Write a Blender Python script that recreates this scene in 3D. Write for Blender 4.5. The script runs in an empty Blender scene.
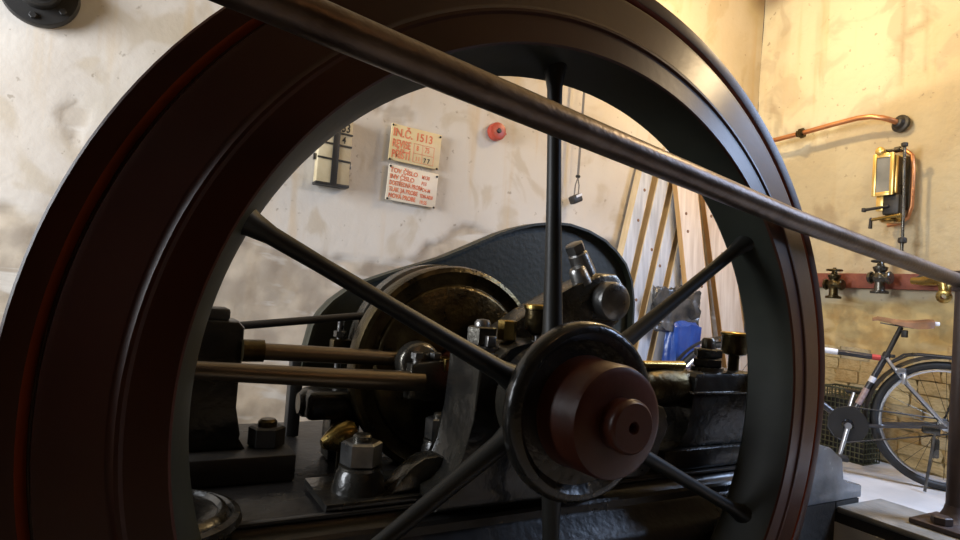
import bpy, bmesh, math, random
from mathutils import Vector, Matrix, noise
PI = math.pi
S = bpy.context.scene
COL = S.collection
random.seed(7)

# ------------------------------------------------------------------ camera
cam_d = bpy.data.cameras.new('camera')
cam_d.sensor_width = 36.0
cam_d.lens = 603.08 * 36.0 / 960.0
cam_d.clip_start = 0.02
cam = bpy.data.objects.new('camera', cam_d)
COL.objects.link(cam)
cam.matrix_world = Matrix((
    (0.86899592, -0.08275471, -0.48785012, -0.82319428),
    (-0.48923659, 0.00398748, -0.872142, -1.07553111),
    (0.07411915, 0.99656197, -0.03702153, 0.23160627),
    (0, 0, 0, 1)))
S.camera = cam

# ------------------------------------------------------------------ light
S.view_settings.view_transform = 'Standard'
S.view_settings.look = 'None'
S.view_settings.gamma = 1.0
S.view_settings.use_curve_mapping = False
S.view_settings.exposure = -0.12
W = bpy.data.worlds.new('world')
S.world = W
W.use_nodes = True
W.node_tree.nodes['Background'].inputs[0].default_value = (0.62, 0.74, 1.0, 1)
W.node_tree.nodes['Background'].inputs[1].default_value = 0.06


def point_lamp(name, loc, power, color, radius):
    d = bpy.data.lights.new(name, 'POINT')
    d.energy = power
    d.color = color
    d.shadow_soft_size = radius
    o = bpy.data.objects.new(name, d)
    o.location = loc
    COL.objects.link(o)
    return o


def area_lamp(name, loc, target, sx, sy, power, color):
    d = bpy.data.lights.new(name, 'AREA')
    d.shape = 'RECTANGLE'
    d.size, d.size_y = sx, sy
    d.energy = power
    d.color = color
    o = bpy.data.objects.new(name, d)
    o.location = loc
    o.rotation_euler = (Vector(target) - Vector(loc)).to_track_quat('-Z', 'Y').to_euler()
    COL.objects.link(o)
    return o


point_lamp('bulb_by_corner', (2.10, 1.15, 2.08), 60, (1.0, 0.72, 0.36), 0.022)
point_lamp('bulb_over_wheel', (1.50, -0.26, 1.62), 42, (1.0, 0.74, 0.42), 0.05)
area_lamp('door_daylight', (3.19, -0.98, 1.75), (2.10, 0.55, -0.45), 0.6, 1.2, 58, (0.52, 0.68, 1.0)).data.spread = math.radians(95)
point_lamp('bulb_behind_camera', (0.45, -2.2, 1.75), 6, (1.0, 0.50, 0.20), 0.05)
area_lamp('window_daylight', (-3.45, 0.95, 1.15), (0.0, 1.9, 0.7), 1.1, 1.7, 92, (0.90, 0.94, 1.0)).data.spread = math.radians(110)

# ------------------------------------------------------------------ materials
MATS = {}


def nodes_of(m):
    return m.node_tree.nodes, m.node_tree.links


def mat(name, c1, c2=None, rough=0.5, metal=0.0, scale=8.0, bump=0.0, bscale=None,
        rvar=0.0, stretch=(1, 1, 1), lo=0.35, hi=0.65, coat=0.0, detail=6.0, spec=0.5):
    """Procedural material: two colours mixed by noise, bump and roughness variation."""
    if name in MATS:
        return MATS[name]
    m = bpy.data.materials.new(name)
    m.use_nodes = True
    N, L = nodes_of(m)
    b = N['Principled BSDF']
    b.inputs['Metallic'].default_value = metal
    b.inputs['Roughness'].default_value = rough
    b.inputs['Coat Weight'].default_value = coat
    b.inputs['Specular IOR Level'].default_value = spec
    tc = N.new('ShaderNodeTexCoord')
    mp = N.new('ShaderNodeMapping')
    mp.inputs['Scale'].default_value = stretch
    L.new(tc.outputs['Object'], mp.inputs[0])
    n = N.new('ShaderNodeTexNoise')
    n.inputs['Scale'].default_value = scale
    n.inputs['Detail'].default_value = detail
    L.new(mp.outputs[0], n.inputs['Vector'])
    r = N.new('ShaderNodeValToRGB')
    r.color_ramp.elements[0].position = lo
    r.color_ramp.elements[1].position = hi
    r.color_ramp.elements[0].color = (*c1, 1)
    r.color_ramp.elements[1].color = (*(c2 or c1), 1)
    L.new(n.outputs['Fac'], r.inputs[0])
    L.new(r.outputs[0], b.inputs['Base Color'])
    if rvar:
        mr = N.new('ShaderNodeMapRange')
        mr.inputs['To Min'].default_value = max(0.03, rough - rvar)
        mr.inputs['To Max'].default_value = min(1.0, rough + rvar)
        L.new(n.outputs['Fac'], mr.inputs['Value'])
        L.new(mr.outputs[0], b.inputs['Roughness'])
    if bump:
        n2 = N.new('ShaderNodeTexNoise')
        n2.inputs['Scale'].default_value = bscale or scale * 4
        n2.inputs['Detail'].default_value = 5
        L.new(mp.outputs[0], n2.inputs['Vector'])
        bp = N.new('ShaderNodeBump')
        bp.inputs['Strength'].default_value = bump
        bp.inputs['Distance'].default_value = 0.02
        L.new(n2.outputs['Fac'], bp.inputs['Height'])
        L.new(bp.outputs[0], b.inputs['Normal'])
    MATS[name] = m
    return m


M_PAINT = mat('dark_red_wheel_paint', (0.028, 0.0068, 0.003), (0.040, 0.010, 0.004), 0.36, 0, 3, 0.02, 40, 0.05, spec=0.3)
M_HUB = mat('red_brown_hub_paint', (0.045, 0.012, 0.006), (0.06, 0.017, 0.009), 0.36, 0, 5, 0.03, 60, 0.06, spec=0.3)
M_RIMIN = mat('dark_green_black_rim_inside', (0.012, 0.014, 0.011), (0.02, 0.022, 0.016), 0.42, 0, 4, 0.03, 30, 0.08, spec=0.35)
M_ARM = mat('black_arm_paint', (0.006, 0.006, 0.005), (0.011, 0.010, 0.008), 0.45, 0, 4, 0.03, 30, 0.08, spec=0.3)
M_GROOVE_GLINT = mat('orange_red_groove_glint', (0.16, 0.028, 0.006), (0.20, 0.036, 0.008), 0.4, 0, 5, spec=0.3)  # warm reflection along the groove, put into the colour
M_IRON = mat('oily_black_cast_iron', (0.008, 0.008, 0.008), (0.018, 0.016, 0.012), 0.26, 0.0, 9, 0.13, 45, 0.12, coat=0.15, spec=0.4)
M_BED = mat('oily_black_bed_paint', (0.010, 0.010, 0.011), (0.022, 0.020, 0.018), 0.30, 0.0, 6, 0.09, 38, 0.12, spec=0.35)
M_GUARD = mat('dark_green_sheet_paint', (0.0135, 0.0150, 0.0075), (0.024, 0.0265, 0.0145), 0.48, 0.0, 2.5, 0.08, 50, 0.1)
M_STEEL = mat('worn_grey_steel', (0.11, 0.11, 0.11), (0.22, 0.215, 0.205), 0.3, 0.9, 14, 0.1, 80, 0.1)
M_DSTEEL = mat('dark_oiled_steel', (0.07, 0.065, 0.055), (0.13, 0.12, 0.10), 0.27, 0.85, 12, 0.1, 60, 0.1)
M_RODSTEEL = mat('brown_polished_rod_steel', (0.13, 0.10, 0.07), (0.20, 0.16, 0.11), 0.3, 0.8, 6, 0.03, 60, 0.06, stretch=(0.3, 4, 4))
M_BRASS = mat('aged_brass', (0.26, 0.18, 0.055), (0.46, 0.33, 0.11), 0.28, 1.0, 12, 0.06, 60, 0.1)
M_GBRASS = mat('bright_golden_brass', (0.75, 0.52, 0.16), (0.85, 0.62, 0.22), 0.3, 0.9, 8, 0.03, 60, 0.06)
M_DBRASS = mat('oil_stained_brass', (0.040, 0.030, 0.015), (0.10, 0.075, 0.032), 0.3, 0.9, 16, 0.15, 60, 0.1)
M_COPPER = mat('copper_tube', (0.55, 0.24, 0.11), (0.68, 0.33, 0.16), 0.36, 0.9, 9, 0.04, 60, 0.08)
M_RAIL = mat('worn_brown_rail_steel', (0.075, 0.050, 0.038), (0.15, 0.115, 0.095), 0.36, 0.75, 8, 0.1, 70, 0.1)
M_POST = mat('dark_brown_post_paint', (0.035, 0.022, 0.018), (0.05, 0.032, 0.026), 0.5, 0.2, 9, 0.1, 60, 0.1)
M_STONE = mat('grey_painted_plinth', (0.10, 0.105, 0.11), (0.17, 0.175, 0.18), 0.24, 0, 12, 0.08, 60, 0.1)
M_KERB = mat('dirty_grey_kerb', (0.14, 0.135, 0.12), (0.24, 0.23, 0.205), 0.6, 0, 7, 0.25, 50, 0.1)
M_FLOOR = mat('pale_worn_concrete_floor', (0.42, 0.41, 0.40), (0.58, 0.56, 0.54), 0.55, 0, 3, 0.15, 40, 0.12)
M_PIT = mat('oily_shaded_pit_concrete', (0.012, 0.011, 0.010), (0.02, 0.019, 0.017), 0.7, 0, 4, 0.2, 30)
M_CEIL = mat('cream_ceiling_limewash', (0.55, 0.48, 0.34), (0.64, 0.57, 0.43), 0.9, 0, 2, 0.1, 20)
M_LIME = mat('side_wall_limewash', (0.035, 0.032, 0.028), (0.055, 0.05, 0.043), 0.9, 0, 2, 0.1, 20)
M_BRICK = mat('limewashed_rough_brick', (0.50, 0.39, 0.20), (0.70, 0.58, 0.33), 0.88, 0, 9, 0.6, 28, lo=0.3, hi=0.6)
M_BRICK2 = mat('bare_ochre_brick', (0.46, 0.30, 0.12), (0.62, 0.47, 0.24), 0.88, 0, 9, 0.6, 28, lo=0.3, hi=0.6)
M_BRICK3 = mat('greyish_limewashed_brick', (0.46, 0.39, 0.26), (0.64, 0.54, 0.34), 0.88, 0, 8, 0.6, 28, lo=0.3, hi=0.6)
M_PLANK = mat('fresh_pine_plank', (0.58, 0.46, 0.36), (0.74, 0.63, 0.53), 0.6, 0, 5, 0.1, 40, stretch=(6, 6, 0.5))
M_PLANKE = mat('orange_pine_plank_edge', (0.52, 0.29, 0.10), (0.62, 0.37, 0.15), 0.6, 0, 5, 0.1, 40, stretch=(6, 6, 0.5))
M_PLANKG = mat('weathered_grey_plank', (0.40, 0.41, 0.44), (0.60, 0.61, 0.64), 0.7, 0, 5, 0.12, 40, stretch=(6, 6, 0.5))
M_PLANKY = mat('yellowed_plank_edge', (0.56, 0.42, 0.23), (0.68, 0.53, 0.33), 0.7, 0, 5, 0.1, 40, stretch=(6, 6, 0.5))
M_KNOT = mat('brown_wood_knot', (0.20, 0.10, 0.05), None, 0.7)
M_SIGN = mat('yellowed_sign_enamel', (0.62, 0.48, 0.24), (0.74, 0.61, 0.36), 0.45, 0, 6, 0.03, 40)
M_SIGN2 = mat('cream_sign_enamel', (0.68, 0.58, 0.44), (0.76, 0.69, 0.56), 0.45, 0, 6, 0.03, 40)
M_RED = mat('faded_red_lettering', (0.62, 0.13, 0.05), (0.72, 0.24, 0.12), 0.5, 0, 30)
M_REDBTN = mat('red_plastic', (0.36, 0.045, 0.025), (0.44, 0.065, 0.035), 0.4, 0, 10)
M_REDOX = mat('red_oxide_beam_paint', (0.15, 0.036, 0.02), (0.22, 0.062, 0.034), 0.6, 0, 14, 0.2, 60)
M_BOX = mat('cream_box_enamel', (0.42, 0.34, 0.20), (0.58, 0.49, 0.32), 0.5, 0, 9, 0.08, 50)
M_BLACK = mat('matt_black_paint', (0.010, 0.009, 0.008), (0.018, 0.016, 0.014), 0.5, 0, 9)
M_RUBBER = mat('black_rubber', (0.012, 0.012, 0.012), (0.02, 0.02, 0.02), 0.6, 0, 20)
M_CORD = mat('grey_cord', (0.16, 0.14, 0.12), None, 0.7)
M_BLUE = mat('blue_plastic_sheet', (0.015, 0.045, 0.22), (0.03, 0.09, 0.36), 0.3, 0, 7, 0.3, 16)
M_FOIL = mat('crumpled_grey_foil', (0.05, 0.05, 0.05), (0.16, 0.155, 0.15), 0.3, 0.5, 9, 0.4, 14)
M_BIKE = mat('dark_grey_bicycle_paint', (0.035, 0.035, 0.04), (0.06, 0.06, 0.065), 0.3, 0.4, 9, coat=0.3)
M_ALU = mat('bright_aluminium', (0.50, 0.51, 0.53), (0.62, 0.63, 0.66), 0.28, 0.9, 12)
M_LEATHER = mat('brown_saddle_leather', (0.10, 0.045, 0.02), (0.24, 0.12, 0.055), 0.4, 0, 10, 0.1, 60)
M_WHITE = mat('white_plastic', (0.72, 0.73, 0.78), None, 0.4)
M_DECALP = mat('greyish_pink_decal', (0.30, 0.20, 0.19), (0.40, 0.32, 0.31), 0.4, 0, 60)
M_DECALR = mat('red_decal', (0.45, 0.05, 0.04), None, 0.4)
M_BASKET = mat('dark_green_wire', (0.05, 0.055, 0.03), (0.09, 0.09, 0.05), 0.5, 0.1, 20)
M_GLASS = mat('dusty_sight_glass', (0.16, 0.17, 0.17), (0.30, 0.31, 0.30), 0.12, 0, 5, coat=0.5)


def wall_material(name, right):
    """Old limewash over plaster: attribute 'bare' marks where the top coat has fallen off."""
    m = bpy.data.materials.new(name)
    m.use_nodes = True
    N, L = nodes_of(m)
    b = N['Principled BSDF']
    b.inputs['Roughness'].default_value = 0.88
    tc = N.new('ShaderNodeTexCoord')

    def noise_n(scale, detail=6, stretch=(1, 1, 1), dist=0.0):
        mp = N.new('ShaderNodeMapping')
        mp.inputs['Scale'].default_value = stretch
        L.new(tc.outputs['Object'], mp.inputs[0])
        n = N.new('ShaderNodeTexNoise')
        n.inputs['Scale'].default_value = scale
        n.inputs['Detail'].default_value = detail
        n.inputs['Distortion'].default_value = dist
        L.new(mp.outputs[0], n.inputs['Vector'])
        return n.outputs['Fac']

    def ramp(src, p0, p1):
        r = N.new('ShaderNodeMapRange')
        r.interpolation_type = 'SMOOTHSTEP'
        r.inputs['From Min'].default_value = p0
        r.inputs['From Max'].default_value = p1
        L.new(src, r.inputs['Value'])
        return r.outputs[0]

    def mixc(fac, a, c, amount=1.0):
        mx = N.new('ShaderNodeMix')
        mx.data_type = 'RGBA'
        if amount != 1.0:
            mm = N.new('ShaderNodeMath')
            mm.operation = 'MULTIPLY'
            mm.inputs[1].default_value = amount
            L.new(fac, mm.inputs[0])
            fac = mm.outputs[0]
        L.new(fac, mx.inputs['Factor'])
        for sock, v in (('A', a), ('B', c)):
            if isinstance(v, tuple):
                mx.inputs[sock].default_value = (*v, 1)
            else:
                L.new(v, mx.inputs[sock])
        return mx.outputs['Result']

    at = N.new('ShaderNodeAttribute')
    at.attribute_name = 'bare'
    at2 = N.new('ShaderNodeAttribute')
    at2.attribute_name = 'tone'
    at3 = N.new('ShaderNodeAttribute')
    at3.attribute_name = 'stain'
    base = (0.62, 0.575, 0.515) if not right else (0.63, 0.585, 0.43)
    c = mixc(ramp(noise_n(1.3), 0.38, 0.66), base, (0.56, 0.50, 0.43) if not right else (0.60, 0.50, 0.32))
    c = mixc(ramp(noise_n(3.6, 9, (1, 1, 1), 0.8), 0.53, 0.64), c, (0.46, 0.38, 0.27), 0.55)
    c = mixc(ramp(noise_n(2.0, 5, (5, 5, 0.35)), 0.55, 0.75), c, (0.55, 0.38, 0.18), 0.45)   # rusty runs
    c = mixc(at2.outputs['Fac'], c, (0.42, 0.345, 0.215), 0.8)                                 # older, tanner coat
    c = mixc(ramp(noise_n(26, 4), 0.66, 0.74), c, (0.26, 0.21, 0.15), 0.6)                   # specks
    bare_c = mixc(ramp(noise_n(7, 8), 0.35, 0.65), *(((0.31, 0.25, 0.185), (0.48, 0.40, 0.30)) if not right else ((0.40, 0.27, 0.10), (0.62, 0.48, 0.22))))
    bare_c = mixc(ramp(noise_n(3.3, 8, (0.7, 0.7, 3), 0.8), 0.54, 0.66), bare_c, (0.56, 0.52, 0.46) if not right else (0.62, 0.50, 0.27))
    c = mixc(at.outputs['Fac'], c, bare_c, 0.85)
    c = mixc(at3.outputs['Fac'], c, (0.20, 0.13, 0.07), 0.75)
    L.new(c, b.inputs['Base Color'])
    bp = N.new('ShaderNodeBump')
    bp.inputs['Strength'].default_value = 0.45 if right else 0.13
    bp.inputs['Distance'].default_value = 0.025
    L.new(noise_n(14, 9), bp.inputs['Height'])
    L.new(bp.outputs[0], b.inputs['Normal'])
    return m


# ------------------------------------------------------------------ mesh helpers
def frame(axis):
    a = Vector(axis).normalized()
    t = Vector((0, 0, 1)) if abs(a.z) < 0.9 else Vector((1, 0, 0))
    u = t.cross(a).normalized()
    return u, a.cross(u).normalized(), a


class MB:
    """Collects shapes for ONE mesh."""

    def __init__(self):
        self.bm = bmesh.new()

    def box(self, c, s, bevel=0.0, rot=None, seg=2):
        tmp = bmesh.new()
        bmesh.ops.create_cube(tmp, size=1)
        for v in tmp.verts:
            v.co = Vector((v.co.x * s[0], v.co.y * s[1], v.co.z * s[2]))
        if bevel:
            bmesh.ops.bevel(tmp, geom=list(tmp.edges), offset=bevel, segments=seg, affect='EDGES', profile=0.5)
        mt = Matrix.Translation(Vector(c)) @ (rot.to_4x4() if rot is not None else Matrix())
        self.merge(tmp, mt)
        return self

    def merge(self, tmp, mt):
        me = bpy.data.meshes.new('tmp')
        tmp.to_mesh(me)
        tmp.free()
        me.transform(mt)
        self.bm.from_mesh(me)
        bpy.data.meshes.remove(me)

    def bb(self, p0, p1, bevel=0.0, seg=2):
        c = [(a + b) / 2 for a, b in zip(p0, p1)]
        return self.box(c, [abs(b - a) for a, b in zip(p0, p1)], bevel, None, seg)

    def lathe(self, prof, o, axis, seg=32, close=False, cap=True):
        """prof: list of (radius, height along axis)."""
        u, v, a = frame(axis)
        o = Vector(o)
        rings = []
        for r, h in prof:
            if r < 1e-6:
                rings.append([self.bm.verts.new(o + a * h)])
            else:
                rings.append([self.bm.verts.new(o + a * h + (u * math.cos(t) + v * math.sin(t)) * r)
                              for t in (2 * PI * k / seg for k in range(seg))])
        pairs = list(zip(rings, rings[1:]))
        if close:
            pairs.append((rings[-1], rings[0]))
        for A, B in pairs:
            for k in range(seg):
                k2 = (k + 1) % seg
                if len(A) == 1 and len(B) == 1:
                    continue
                if len(A) == 1:
                    f = (A[0], B[k2], B[k])
                elif len(B) == 1:
                    f = (A[k], A[k2], B[0])
                else:
                    f = (A[k], A[k2], B[k2], B[k])
                try:
                    self.bm.faces.new(f)
                except ValueError:
                    pass
        if cap and not close:
            for R in (rings[0], rings[-1]):
                if len(R) > 2:
                    try:
                        self.bm.faces.new(R)
                    except ValueError:
                        pass
        return self

    def cyl(self, p0, p1, r0, r1=None, seg=20, bevel=0.0):
        p0, p1 = Vector(p0), Vector(p1)
        l = (p1 - p0).length
        r1 = r0 if r1 is None else r1
        b = bevel
        prof = [(r0 - b, 0), (r0, b), (r1, l - b), (r1 - b, l)] if b else [(r0, 0), (r1, l)]
        return self.lathe(prof, p0, p1 - p0, seg)

    def hexa(self, o, axis, r, h, turn=0.0, chamfer=0.15, n=6):
        """Hexagon (or square) nut with chamfered corners."""
        u, v, a = frame(axis)
        o = Vector(o)
        c = r * chamfer
        rings = []
        for rr, hh in ((r - c, 0), (r, c * 0.6), (r, h - c * 0.6), (r - c, h)):
            rings.append([self.bm.verts.new(o + a * hh + (u * math.cos(t) + v * math.sin(t)) * rr)
                          for t in (2 * PI * k / n + turn for k in range(n))])
        for A, B in zip(rings, rings[1:]):
            for k in range(n):
                self.bm.faces.new((A[k], A[(k + 1) % n], B[(k + 1) % n], B[k]))
        self.bm.faces.new(rings[0])
        self.bm.faces.new(rings[-1])
        return self

    def tube(self, pts, r, seg=10, closed=False, flat=1.0):
        """Round bar swept along a polyline; r is a number or one per point."""
        pts = [Vector(p) for p in pts]
        n = len(pts)
        rs = [r] * n if not isinstance(r, (list, tuple)) else r
        rings = []
        up = None
        for i, p in enumerate(pts):
            if closed:
                d = (pts[(i + 1) % n] - pts[i - 1]).normalized()
            else:
                d = (pts[min(i + 1, n - 1)] - pts[max(i - 1, 0)]).normalized()
            if up is None:
                up = frame(d)[0]
            else:
                up = (up - d * up.dot(d)).normalized()
            w = d.cross(up)
            rings.append([self.bm.verts.new(p + (up * math.cos(t) + w * math.sin(t) * flat) * rs[i])
                          for t in (2 * PI * k / seg for k in range(seg))])
        pr = list(zip(rings, rings[1:]))
        if closed:
            pr.append((rings[-1], rings[0]))
        for A, B in pr:
            for k in range(seg):
                self.bm.faces.new((A[k], A[(k + 1) % seg], B[(k + 1) % seg], B[k]))
        if not closed:
            self.bm.faces.new(rings[0])
            self.bm.faces.new(rings[-1])
        return self

    def prism(self, poly, d0, d1, fn, bevel=0.0):
        """Extrude a 2-D outline from depth d0 to d1; fn(a, b, d) gives the point."""
        tmp = bmesh.new()
        A = [tmp.verts.new(fn(a, b, d0)) for a, b in poly]
        B = [tmp.verts.new(fn(a, b, d1)) for a, b in poly]
        n = len(poly)
        f0 = tmp.faces.new(A)
        f1 = tmp.faces.new(B)
        for k in range(n):
            tmp.faces.new((A[k], A[(k + 1) % n], B[(k + 1) % n], B[k]))
        if bevel:
            ed = list(f0.edges) + list(f1.edges)
            bmesh.ops.bevel(tmp, geom=ed, offset=bevel, segments=2, affect='EDGES', profile=0.5)
        self.merge(tmp, Matrix())
        return self

    def link(self, name, m, parent=None, origin=None, smooth=True, angle=40):
        bm = self.bm
        bmesh.ops.recalc_face_normals(bm, faces=bm.faces)
        o = Vector(origin) if origin is not None else Vector(parent['base'] if parent is not None else (0, 0, 0))
        me = bpy.data.meshes.new(name)
        if o.length > 0:
            bmesh.ops.translate(bm, verts=bm.verts, vec=-o)
        bm.to_mesh(me)
        bm.free()
        if smooth:
            me.shade_smooth()
            me.set_sharp_from_angle(angle=math.radians(angle))
        me.materials.append(m)
        ob = bpy.data.objects.new(name, me)
        COL.objects.link(ob)
        if parent is not None:
            ob.parent = parent
            ob['base'] = parent['base']
        else:
            ob.location = o
            ob['base'] = tuple(o)
        return ob


XZ = lambda a, b, d: (a, d, b)      # outline in x,z extruded along y
YZ = lambda a, b, d: (d, a, b)      # outline in y,z extruded along x
XY = lambda a, b, d: (a, b, d)


def thing(name, label, cat, base, group=None):
    o = bpy.data.objects.new(name, None)
    o.empty_display_size = 0.05
    o.location = base
    COL.objects.link(o)
    o['base'] = tuple(base)
    return tag(o, label, cat, group)


def tag(o, label, cat, group=None):
    o['label'] = label
    o['category'] = cat
    if group:
        o['group'] = group
    return o


def struct(o):
    o['kind'] = 'structure'
    return o


def text_mesh(s, size, depth=0.0008):
    cu = bpy.data.curves.new('lettering', 'FONT')
    cu.body = s
    cu.size = size
    cu.extrude = depth
    cu.resolution_u = 3
    cu.offset = 0.020 * size
    ob = bpy.data.objects.new('lettering', cu)
    COL.objects.link(ob)
    bpy.context.view_layer.update()
    dg = bpy.context.evaluated_depsgraph_get()
    me = bpy.data.meshes.new_from_object(ob.evaluated_get(dg))
    bpy.data.objects.remove(ob)
    bpy.data.curves.remove(cu)
    return me


def letters(s, size, pos, m, parent, sx=1.0, rot=0.0, name='lettering'):
    """Flat lettering on the back wall: text x -> world x, text y -> world z, facing -y."""
    me = text_mesh(s, size)
    me.transform(Matrix.Translation(Vector(pos) - Vector(parent['base'])) @ Matrix.Rotation(rot, 4, 'Y')
                 @ Matrix.Rotation(PI / 2, 4, 'X') @ Matrix.Diagonal((sx, 1, 1, 1)))
    me.materials.clear()
    me.materials.append(m)
    ob = bpy.data.objects.new(name, me)
    COL.objects.link(ob)
    ob.parent = parent
    ob['base'] = parent['base']
    return ob


# ------------------------------------------------------------------ the room
YB, XR, ZF, ZC = 1.93, 3.2, -0.62, 2.95


def fr(x, y, z, oct_=5):
    return noise.fractal(Vector((x, y, z)), 0.9, 2.1, oct_)


def sstep(a, b, x):
    t = min(1.0, max(0.0, (x - a) / (b - a)))
    return t * t * (3 - 2 * t)


def wall_grid(name, fn, a0, a1, b0, b1, da, db, relief, m):
    """A wall as a fine grid so the fallen plaster has real depth. relief(a, b) -> (outward depth, bare, tone)"""
    na, nb = int((a1 - a0) / da) + 1, int((b1 - b0) / db) + 1
    vs, bare, tone, stain, fs = [], [], [], [], []
    for j in range(nb + 1):
        for i in range(na + 1):
            a, b = a0 + (a1 - a0) * i / na, b0 + (b1 - b0) * j / nb
            d, k, t, so = relief(a, b)
            vs.append(fn(a, b, d))
            bare.append(k)
            tone.append(t)
            stain.append(so)
    for j in range(nb):
        for i in range(na):
            q = j * (na + 1) + i
            fs.append((q, q + 1, q + na + 2, q + na + 1))
    me = bpy.data.meshes.new(name)
    me.from_pydata(vs, [], fs)
    for nm, dat in (('bare', bare), ('tone', tone), ('stain', stain)):
        at = me.attributes.new(nm, 'FLOAT', 'POINT')
        at.data.foreach_set('value', dat)
    me.shade_smooth()
    me.materials.append(m)
    o = bpy.data.objects.new(name, me)
    COL.objects.link(o)
    return struct(o)


def relief_back(x, z):
    n = fr(x * 1.3, z * 1.3, 2.0)
    n2 = fr(x * 4.0, z * 4.0, 9.0)
    lim = 0.40 + 0.13 * n + 0.05 * n2 + (0.15 if x > 0.35 else 0.0) * sstep(0.35, 0.8, x)
    k = 1 - sstep(lim - 0.02, lim + 0.02, z)
    h = fr(x * 2.1 + 31, z * 2.1, 5.0) + 0.35 * n2
    k = max(k, 0.55 * sstep(0.70, 0.78, h + 0.2 * (x < -0.9) * (z < 0.9)))
    wavy = 0.010 * fr(x * 0.9, z * 0.9, 14.0, 3)
    d = wavy - 0.011 * k + k * 0.008 * fr(x * 9, z * 9, 3.0)
    t = sstep(0.15, 0.5, fr(x * 0.8 + 7, z * 0.8, 21.0)) * 0.4 + 0.9 * sstep(2.6, 3.2, x) * (0.6 + 0.4 * n2)
    soot = max(0.0, 1 - math.hypot((x - 3.17) / 0.20, (z - 2.66) / 0.16))
    return d, k, min(1, t), min(1, 1.3 * soot)


def relief_right(y, z):
    n = fr(y * 1.6, z * 1.6, 42.0)
    n2 = fr(y * 5.0, z * 5.0, 49.0)
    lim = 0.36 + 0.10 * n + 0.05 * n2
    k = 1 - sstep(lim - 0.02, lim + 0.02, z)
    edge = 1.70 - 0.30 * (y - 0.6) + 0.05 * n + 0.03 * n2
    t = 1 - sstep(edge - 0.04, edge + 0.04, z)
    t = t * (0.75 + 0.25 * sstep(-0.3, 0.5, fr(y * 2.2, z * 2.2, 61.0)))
    d = 0.012 * fr(y * 1.0, z * 1.0, 70.0, 3) - 0.020 * k + k * 0.016 * fr(y * 9, z * 13, 73.0) - 0.004 * t
    st = 0.0
    for yc, z0, z1, wd, am in ((0.93, 1.72, 2.5, 0.022, 0.75), (0.80, 1.76, 2.4, 0.018, 0.55), (0.88, 2.02, 2.06, 0.12, 0.9), (1.62, 1.75, 1.80, 0.16, 0.5), (0.90, 2.42, 2.46, 0.14, 0.8), (1.48, 1.92, 2.7, 0.05, 0.25), (1.75, 1.9, 2.7, 0.07, 0.3)):
        yy = y + 0.03 * fr(z * 2.0, yc * 9, 5.0, 3) + (0.25 * (z - 2.0) if z1 - z0 < 0.1 else 0)
        zz = z + (0.30 * (y - yc) if z1 - z0 < 0.1 else 0)
        st = max(st, am * (1 - sstep(wd * 0.5, wd, abs(yy - yc))) * sstep(z0 - 0.03, z0 + 0.03, zz) * (1 - sstep(z1 - 0.03, z1 + 0.03, zz)) * (0.55 + 0.6 * max(-0.5, n2)))
    st = max(st, 0.5 * sstep(0.45, 0.7, fr(y * 3.1 + 4, z * 1.6, 83.0)))
    soot = max(0.0, 1 - math.hypot((y - 1.85) / 0.22, (z - 2.66) / 0.16))
    return d, k, min(1, t), min(1, max(0, st, 1.3 * soot))


wall_grid('wall_back', lambda a, b, d: (a, YB - d, b), -3.2, XR, -0.66, ZC, 0.021, 0.021, relief_back,
          wall_material('back_wall_limewash', False))
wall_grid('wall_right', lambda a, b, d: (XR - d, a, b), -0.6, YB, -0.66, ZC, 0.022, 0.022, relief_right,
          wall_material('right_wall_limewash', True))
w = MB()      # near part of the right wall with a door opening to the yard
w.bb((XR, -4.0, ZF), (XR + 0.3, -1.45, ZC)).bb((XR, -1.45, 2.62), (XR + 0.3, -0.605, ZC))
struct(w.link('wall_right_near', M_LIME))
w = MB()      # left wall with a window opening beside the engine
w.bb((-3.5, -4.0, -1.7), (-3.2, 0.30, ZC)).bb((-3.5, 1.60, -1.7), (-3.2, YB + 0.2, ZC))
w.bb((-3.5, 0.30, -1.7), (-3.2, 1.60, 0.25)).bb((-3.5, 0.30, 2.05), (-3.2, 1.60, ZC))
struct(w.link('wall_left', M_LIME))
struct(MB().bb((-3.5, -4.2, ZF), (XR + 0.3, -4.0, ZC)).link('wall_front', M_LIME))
struct(MB().bb((-3.5, -4.2, ZC), (XR + 0.3, YB + 0.2, ZC + 0.2)).link('ceiling', M_CEIL))
PX0, PX1, PY0, PY1 = -2.6, 1.80, -0.32, 1.25
w = MB()      # floor slab around the wheel pit
w.bb((-3.5, -4.2, -0.9), (XR + 0.3, PY0, ZF)).bb((-3.5, PY1, -0.9), (XR + 0.3, YB + 0.1, ZF))
w.bb((PX1, PY0, -0.9), (XR + 0.3, PY1, ZF)).bb((-3.5, PY0, -0.9), (PX0, PY1, ZF))
struct(w.link('floor', M_FLOOR))
w = MB()      # pit lining
w.bb((PX0, PY0 - 0.1, -1.6), (PX1, PY0, -0.901)).bb((PX0, PY1, -1.6), (PX1, PY1 + 0.1, -0.901))
w.bb((PX0 - 0.1, PY0 - 0.1, -1.6), (PX0, PY1 + 0.1, -0.901)).bb((PX1, PY0 - 0.1, -1.6), (PX1 + 0.1, PY1 + 0.1, -0.901))
w.bb((PX0 - 0.1, PY0 - 0.1, -1.7), (PX1 + 0.1, PY1 + 0.1, -1.6))
struct(w.link('wall_pit', M_PIT))

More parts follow.
